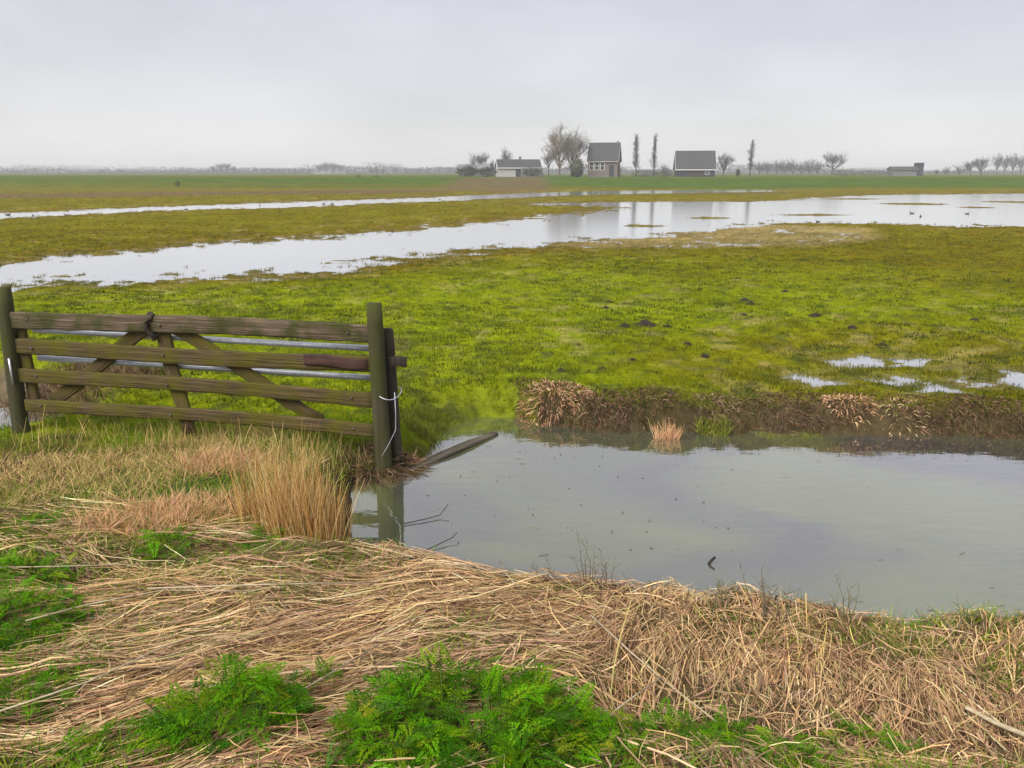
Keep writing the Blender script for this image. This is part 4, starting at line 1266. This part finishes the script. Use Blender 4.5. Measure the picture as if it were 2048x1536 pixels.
# barn
Yb = 188
p = place(1388, 346, Yb)
barn = empty('barn', p, math.radians(-8))
tag(barn, 'low dark-walled barn under a big grey roof with white edges', 'barn')
gabled(barn, 8.6, 8.4, 1.75, 3.9, M['tar'], M['roof'], M['white'], 0.3)
box('door', -1.2, 1.2, -4.26, -4.19, 0.05, 1.6, M['dark_wood'], barn)
window(barn, 2.6, -4.2, 0.6, 0.8, 0.7, 0.07)
# low white-gabled farm building
Yf = 185
p = place(1036, 352, Yf)
farm = empty('farm_shed', p, math.radians(7))
tag(farm, 'long low farm shed with pale grey roof and white wall beside bare trees', 'farm building')
gabled(farm, 9.8, 6.0, 2.0, 1.7, M['dull_white'], M['roof'], M['white'], 0.2)
box('dark_annex', 0.4, 5.2, -3.9, -3.02, -0.6, 1.95, M['grey_wall'], farm)
box('door', -0.9, 0.25, -3.09, -3.02, 0.02, 1.8, M['tar'], farm)
box('chimney', 0.2, 0.7, -0.25, 0.25, 3.4, 4.5, M['brick'], farm)
p = place(950, 350, 205)
shed = empty('field_shed', p, math.radians(4))
tag(shed, 'dark grey field shed half hidden by shrubs next to the long farm shed', 'shed')
gabled(shed, 8.0, 5.0, 1.6, 1.1, M['grey_wall'], M['roof_pale'], M['grey_wall'], 0.2)
p = place(1803, 350, 230)
s2 = empty('dike_shed', p, math.radians(-5))
tag(s2, 'grey flat shed with taller dark end block standing alone on the right of the dike', 'shed')
gabled(s2, 6.6, 4.5, 1.7, 0.7, M['grey_wall'], M['roof'], M['grey_wall'], 0.2)
box('end_block', 3.7, 5.2, -1.6, 1.6, -1, 3.6, M['tar'], s2)
p = place(660, 348, 620)
s3 = empty('long_barn', p)
tag(s3, 'far white-walled long barn low in front of a hazy tree clump', 'barn')
gabled(s3, 26, 10, 1.4, 2.2, M['white'], M['roof_pale'], M['white'], 0.3)

# ------------------------------------------------------------------ bare trees and shrubs
def grow_tree(seed, style):
    r = random.Random(seed)
    trunk, crown = [], []
    cfg = {'round': dict(tl=.30, n1=13, a1=(.25, 1.05), l1=.52, n2=8, n3=8), 'poplar': dict(tl=.97, n1=46, a1=(.22, .45), l1=.22, n2=6, n3=6),
           'pollard': dict(tl=.42, n1=16, a1=(.15, .85), l1=.50, n2=6, n3=6), 'shrub': dict(tl=.14, n1=14, a1=(.2, 1.1), l1=.62, n2=7, n3=7)}[style]

    def perp(d):
        v = Vector((r.gauss(0, 1), r.gauss(0, 1), r.gauss(0, 1)))
        return (v - d * v.dot(d)).normalized()

    def limb(p, d, L, r0, r1, n, curv):
        pts = [p]
        for i in range(n):
            d = (d + perp(d) * curv * r.random() + Vector((0, 0, .06))).normalized()
            pts.append(pts[-1] + d * (L / n))
        return pts, d

    tp, td = limb(Vector((0, 0, -0.03)), Vector((0, 0, 1)), cfg['tl'] + .03, 1, 1, 6, .05 if style == 'poplar' else .12)
    R0 = 0.022 if style != 'poplar' else 0.016
    trunk.append(tube(tp, list(np.linspace(R0, R0 * (.25 if style == 'poplar' else .65), len(tp))), 7))
    for i in range(cfg['n1']):
        f = (0.12 + 0.86 * i / cfg['n1']) if style == 'poplar' else r.uniform(.55, 1.0)
        seg = f * (len(tp) - 1); k = min(int(seg), len(tp) - 2); p = tp[k].lerp(tp[k + 1], seg - k)
        ang = r.uniform(*cfg['a1']); az = Vector((math.cos(i * 2.4), math.sin(i * 2.4), 0))
        d = (Vector((0, 0, 1)) * math.cos(ang) + az * math.sin(ang)).normalized()
        L1 = cfg['l1'] * r.uniform(.7, 1.15) * ((1.1 - .6 * f) if style == 'poplar' else 1)
        pts, dd = limb(p, d, L1, 0, 0, 5, .28)
        ra = R0 * (.3 if style == 'poplar' else .46)
        trunk.append(tube(pts, list(np.linspace(ra, ra * .3, 6)), 5, False))
        for j in range(cfg['n2']):
            s = r.uniform(.25, 1.0) * 5; k = min(int(s), 4); q = pts[k].lerp(pts[k + 1], s - k)
            d2 = (dd + perp(dd) * r.uniform(.5, 1.1)).normalized()
            pt2, d3 = limb(q, d2, L1 * r.uniform(.35, .6), 0, 0, 3, .3)
            crown.append(tube(pt2, list(np.linspace(ra * .42, ra * .22, 4)), 3, False))
            for m in range(cfg['n3']):
                s3_ = r.uniform(.2, 1.0) * 3; k3 = min(int(s3_), 2); q3 = pt2[k3].lerp(pt2[k3 + 1], s3_ - k3)
                d4 = (d3 + perp(d3) * r.uniform(.4, 1.1)).normalized()
                q4 = q3 + d4 * L1 * r.uniform(.16, .34)
                crown.append(tube([q3, q3.lerp(q4, .5) + perp(d4) * .008, q4], [ra * .24, ra * .2, ra * .13], 3, False))
                for w_ in range(2):
                    q5 = q3.lerp(q4, r.uniform(.3, .9)); d5 = (d4 + perp(d4) * .9).normalized()
                    q6 = q5 + d5 * L1 * r.uniform(.08, .17); sd = perp(d5) * ra * .2
                    crown.append((np.array([tuple(q5 - sd), tuple(q5 + sd), tuple(q6)]), np.array([(0, 1, 2)])))
    Vt, Tt, _ = join(*trunk); Vc, Tc, _ = join(*crown)
    top = max(Vc[:, 2].max(), Vt[:, 2].max())
    return Vt / top, Tt, Vc / top, Tc


PROTO = {}


def tree(u, vb, vt, Y, style, seed, label, group=None, mat='twig', wide=1.0, name='bare_tree', lean=0.0):
    p = place(u, vb, Y)
    h = at(u, vt, Y).z - p.z
    key = (style, seed, mat)
    if key not in PROTO:
        Vt, Tt, Vc, Tc = grow_tree(seed, style)
        r_ = empty(name, (0, 0, 0))
        obj_from('trunk', Vt, Tt, M[mat], parent=r_); obj_from('crown', Vc, Tc, M[mat], parent=r_)
        PROTO[key] = r_
    else:
        r_ = copy_tree(PROTO[key])
    r_.name = name
    r_.location = p; r_.scale = (h * wide, h * wide, h); r_.rotation_euler = (0, lean, (u * 0.37) % 6.28)
    return tag(r_, label, 'tree' if 'tree' in name or 'poplar' in name else 'shrub', group)


tree(1118, 358, 234, 172, 'round', 1, 'largest bare tree with tan ivy-like haze in front of the brick house gable', mat='twig_tan', wide=0.95)
tree(1143, 358, 254, 176, 'round', 2, 'dark bare tree tangled with the largest tan tree by the brick house', wide=.8)
tree(1150, 364, 302, 165, 'shrub', 3, 'grey-green bare shrub tree just beside the brick house', mat='twig_tan', wide=.8, name='bare_shrub')
tree(1097, 354, 290, 182, 'pollard', 4, 'smaller bare tree on the shed side of the largest tan tree', wide=.7)
tree(1272, 348, 264, 190, 'poplar', 5, 'tall thin poplar nearest the brick house, the thicker of two', name='poplar_tree', wide=.95)
tree(1307, 348, 264, 196, 'poplar', 6, 'tall thin poplar between the first poplar and the barn', name='poplar_tree', wide=.85)
tree(1447, 346, 299, 190, 'round', 2, 'rounded bare tree right against the barn gable', wide=.8)
tree(1428, 346, 312, 200, 'pollard', 4, 'low bare tree tucked behind the barn gable', wide=.8)
tree(1500, 346, 278, 210, 'poplar', 7, 'pale slender poplar standing alone past the barn', name='poplar_tree', wide=1.0)
tree(1664, 348, 299, 260, 'round', 8, 'bare spreading tree at the end of the low wood', wide=1.0)
tree(961, 350, 300, 215, 'round', 8, 'rounded bare tree behind the dark field shed', wide=.9)
tree(1012, 348, 290, 225, 'pollard', 9, 'bare tree rising behind the long low farm shed', wide=.7)
tree(921, 350, 326, 210, 'shrub', 10, 'small bare shrub at the open end of the field shed', name='bare_shrub')
tree(1055, 352, 318, 195, 'shrub', 3, 'bare shrub rising behind the roof of the long farm shed annex', name='bare_shrub', wide=.6)
tree(940, 351, 322, 200, 'shrub', 10, 'bare shrub overgrowing the front of the field shed', name='bare_shrub', wide=1.0)
tree(985, 351, 316, 200, 'pollard', 9, 'low bare tree in the gap beside the white shed gable', wide=.6)
tree(1236, 350, 326, 185, 'shrub', 10, 'low bare shrub behind the far gable of the brick house', name='bare_shrub', wide=1.0)
tree(1330, 348, 322, 215, 'shrub', 3, 'bare shrub between the second poplar and the barn', name='bare_shrub', wide=.9)
for (u, vt) in [(1518, 318), (1535, 320), (1552, 314), (1568, 318), (1585, 312), (1602, 319), (1618, 314), (1634, 318)]:
    tree(u, 348, vt, 300, 'shrub', 3 if int(u) % 2 else 10, 'hazy bare tree of the low wood between lone poplar and spreading tree', 'trees of the low wood', wide=.9, name='bare_tree')
for (u, vt, w) in [(1872, 336, .8), (1891, 330, .8), (1918, 326, 1.0)]:
    tree(u, 352, vt, 270, 'shrub', 10, 'small rounded bare tree between the lone shed and the leaning trees', 'small trees past the lone shed', wide=w)
tree(1940, 352, 318, 250, 'round', 8, 'dark bare tree leaning towards the row of pale poplars, lower one', wide=.9, lean=.15)
tree(1962, 352, 308, 250, 'round', 2, 'dark bare tree leaning towards the row of pale poplars, taller one', wide=.9, lean=.2)
for (u, vt) in [(1992, 300), (2008, 304), (2024, 299), (2040, 304), (2056, 300)]:
    tree(u, 352, vt, 340, 'round', 1 if int(u) % 16 else 8, 'pale tall bare tree in the hazy row at the end of the dike', 'pale tree row at the dike end', wide=.6)
for (u, vt, Y, w) in [(20, 342, 700, 1), (45, 344, 800, 1.4), (70, 338, 700, 1), (95, 342, 850, 1.4), (120, 344, 850, 1.5), (150, 343, 850, 1.5), (180, 345, 850, 1.6), (207, 337, 700, 1), (240, 336, 700, .8),
                      (268, 344, 850, 1.5), (300, 344, 850, 1.4), (326, 340, 700, 1), (352, 339, 700, 1), (372, 340, 700, 1), (400, 343, 850, 1.4)]:
    tree(u, 351, vt, Y, 'shrub', 3 if int(u) % 3 else 10, 'tiny hazy tree in the long far row on the horizon', 'far row of tiny trees on the horizon', wide=w)
for (u, vt, w) in [(428, 328, .9), (441, 324, .9), (455, 323, .9), (468, 328, .9)]:
    tree(u, 350, vt, 520, 'round', 8 if int(u) % 2 else 1, 'hazy bare tree of the rounded far clump beyond the field', 'rounded far tree clump', wide=.9)
for (u, vt, w) in [(512, 333, 1.0), (528, 335, 1.1), (545, 334, 1.1), (560, 336, 1.0), (578, 334, .5), (592, 333, .5), (606, 334, .5), (620, 336, .8)]:
    tree(u, 350, vt, 600, 'shrub', 10, 'hazy low tree in the line between the two far clumps', 'low trees between the far clumps', wide=w)
for (u, vt, w) in [(640, 326, .9), (654, 321, .9), (668, 322, .9), (682, 326, .9)]:
    tree(u, 349, vt, 560, 'round', 8 if int(u) % 4 else 2, 'hazy bare tree in the clump behind the long white barn', 'tree clump behind the white barn', wide=.9)
for (u, vt) in [(790, 336), (812, 338), (836, 335), (858, 337), (880, 336), (900, 334)]:
    tree(u, 349, vt, 640, 'shrub', 10, 'pale hazy tree in the thin far line running up to the farm', 'pale far trees before the farm', wide=1.3)
for (u, vt) in [(742, 332), (754, 330), (766, 333)]:
    tree(u, 349, vt, 420, 'shrub', 3, 'dark hazy shrub tree in the small group next to the white barn clump', 'trees of the dark far shrub group', wide=.8)


# leafy evergreen shrubs and hedges
def leafy(name, u, vb, vt, Y, du, label, cat, colr, n=900, group=None, depth=None):
    p = place(u, vb, Y); h = at(u, vt, Y).z - p.z; w = width_at(du, Y)
    root = empty(name, p); tag(root, label, cat, group)
    a = rng.normal(0, 1, (n, 3)); a /= np.linalg.norm(a, axis=1, keepdims=True)
    rad = rng.uniform(.45, 1.0, n)[:, None] ** .6
    lump = (0.75 + 0.5 * fbm(a[:, 0] * 2.5 + u, a[:, 2] * 2.5 + a[:, 1], 3))[:, None]
    q = a * rad * lump * np.array([w / 2, (depth or min(w, h * 1.2)) / 2, h * .55]) + np.array([0, 0, h * .5])
    q[:, 2] = np.maximum(q[:, 2], 0.02)
    s = h * rng.uniform(.06, .13, n)
    t1 = rng.normal(0, 1, (n, 3)); t1 /= np.linalg.norm(t1, axis=1, keepdims=True)
    Vb, Tb = tris(q, t1, s, s, np.cross(t1, a) / (np.linalg.norm(np.cross(t1, a), axis=1, keepdims=True) + 1e-6))
    obj_from('foliage', Vb, Tb, M['plant'], np.repeat(np.clip(np.array(colr) * rng.normal(1, .25, (n, 1)), .004, .5), 3, 0), root)
    V1, T1 = tube([(0, 0, -.1), (0, 0, h * .3), (w * .05, 0, h * .6)], [h * .05, h * .035, h * .015], 5)
    obj_from('stem', V1, T1, M['twig'], parent=root)
    return root


DKG = (0.035, 0.045, 0.022); GRG = (0.09, 0.10, 0.065)
leafy('dark_bush', 357, 384, 362, 112, 13, 'single small dark bush standing out in front of the far green dike', 'bush', (0.014, 0.018, 0.012), 260)
leafy('evergreen_shrub', 1152, 366, 318, 160, 28, 'dense grey-green shrub in front of the brick house corner', 'shrub', (0.12, 0.13, 0.09), 1200)
leafy('evergreen_shrub', 1476, 349, 338, 185, 9, 'tiny dark green clipped shrub between barn tree and lone poplar', 'shrub', (0.02, 0.03, 0.012), 300)
for (u, v) in [(717, 356), (753, 356), (280, 358), (672, 360)]:
    leafy('field_shrub', u, v, v - 7, 150, 11, 'small dark low shrub dotted on the far green field', 'shrub', DKG, 250, 'low shrubs on the far field')
for (u, vt, du, lb) in [(935, 333, 50, 'dark hedge shrub in front of the field shed wall'), (975, 334, 40, 'dark hedge shrub filling the gap between field shed and long shed'),
                        (1065, 336, 44, 'dark hedge shrub against the grey annex of the long shed'), (1290, 340, 60, 'low grey hedge between the two tall poplars'),
                        (1330, 342, 40, 'low grey hedge running up to the barn'), (1690, 339, 60, 'low green hedge at the foot of the spreading tree'), (1745, 340, 70, 'low green hedge running towards the lone shed'),
                        (1222, 347, 40, 'dark hedge shrub along the foot of the brick house')]:
    leafy('hedge_shrub', u, 352, vt, 176 if u not in (1690, 1745) else 225, du, lb, 'hedge', DKG if 'dark' in lb else GRG, 900)

# far-off woods that read as one grey band
q = []
n = 130000
th = rng.uniform(-0.75, 0.75, n)
R = rng.uniform(560, 720, n)
bx = R * np.tan(th)
hh = 1.6 + 10 * np.clip(fbm(bx * 0.016, R * 0 + 1, 77) - .3, 0, 1) + 5.5 * fbm(bx * 0.09, R * 0 + 3, 78) ** 2
zz = rng.uniform(0, 1, n) ** 1.3 * hh - 0.6
B = np.stack([bx, R, 1.4 + zz], 1)
D = rng.normal(0, 1, (n, 3)); D[:, 2] = np.abs(D[:, 2]) + .6; D /= np.linalg.norm(D, axis=1, keepdims=True)
V1, T1 = tris(B, D, rng.uniform(.4, 1.0, n), rng.uniform(.3, .8, n))
V1[:, 2] = np.maximum(V1[:, 2], 1.3)
tag(obj_from('far_woods', V1, T1, M['plant'], np.repeat(pick([(0.045, 0.045, 0.04), (0.03, 0.033, 0.028)], [1, 1], n), 3, 0)), 'grey band of far-off bare woods along the horizon', 'woods', kind='stuff')

# ------------------------------------------------------------------ waterfowl
def duck_mesh():
    sp = [(-.20, 0, .085, .012, .008), (-.15, 0, .075, .045, .028), (-.06, 0, .055, .085, .06), (.05, 0, .055, .085, .065), (.12, 0, .075, .06, .055),
          (.155, 0, .115, .035, .035), (.165, 0, .16, .026, .028), (.175, 0, .195, .032, .032), (.21, 0, .20, .024, .022), (.235, 0, .192, .012, .008), (.265, 0, .186, .010, .004)]
    V, T, S = [], [], 10
    for (x, y, z, ry, rz) in sp:
        for j in range(S):
            g = 2 * math.pi * j / S
            V.append((x + (0.0), y + ry * math.cos(g), z + rz * math.sin(g)))
    for i in range(len(sp) - 1):
        for j in range(S):
            a, b = i * S + j, i * S + (j + 1) % S
            T.append((a, b, b + S)); T.append((a, b + S, a + S))
    return V, T


d0 = None
for i, (u, v, z, s) in enumerate([(16, 430, FLOOD, 1.2), (66, 431, FLOOD, .9), (134, 431, FLOOD, 1.2), (372, 419, FLOOD, 1.0), (520, 412, FLOOD, .9), (648, 408, FLOOD, 1.1), (664, 408, FLOOD, 1.1),
                                  (1824, 427, FLOOD, 1.1), (1841, 433, FLOOD, 1.0), (1934, 428, FLOOD, 1.0), (1636, 444, FLOOD, 1.0), (880, 399, FLOOD, 1.0)]):
    p = P(u, v, z)
    if d0 is None:
        Vd, Td = duck_mesh(); o = d0 = obj_from('waterfowl', Vd, Td, M['feather'], smooth=True)
    else:
        o = d0.copy(); C.objects.link(o)
    o.location = (p.x, p.y, z - 0.03); o.scale = (s * .65,) * 3; o.rotation_euler = (0, 0, i * 2.1)
    left = u < 1000
    tag(o, 'small dark waterfowl on the narrow far strip of flood water' if left else 'small dark waterfowl on the broad flood water before the dike', 'bird',
        'waterfowl on the narrow flood strip' if left else 'waterfowl on the broad flood water')

# ------------------------------------------------------------------ the air
box_ = empty_part('tmp', None); bpy.data.objects.remove(box_)
hz = box('haze', -4600, 4600, -70, 4600, -2.0, 24.0, M['glass'], None)
hm, hn, hl = mat_new('haze_air')
ho = hn.new('ShaderNodeOutputMaterial'); hv = hn.new('ShaderNodeVolumePrincipled')
hv.inputs['Color'].default_value = (0.97, 0.97, 0.985, 1); hv.inputs['Density'].default_value = 0.0008
hl.new(hv.outputs[0], ho.inputs['Volume'])
hz.data.materials.clear(); hz.data.materials.append(hm)
tag(hz, 'thin pale haze lying over the whole flat landscape', 'haze', kind='stuff')
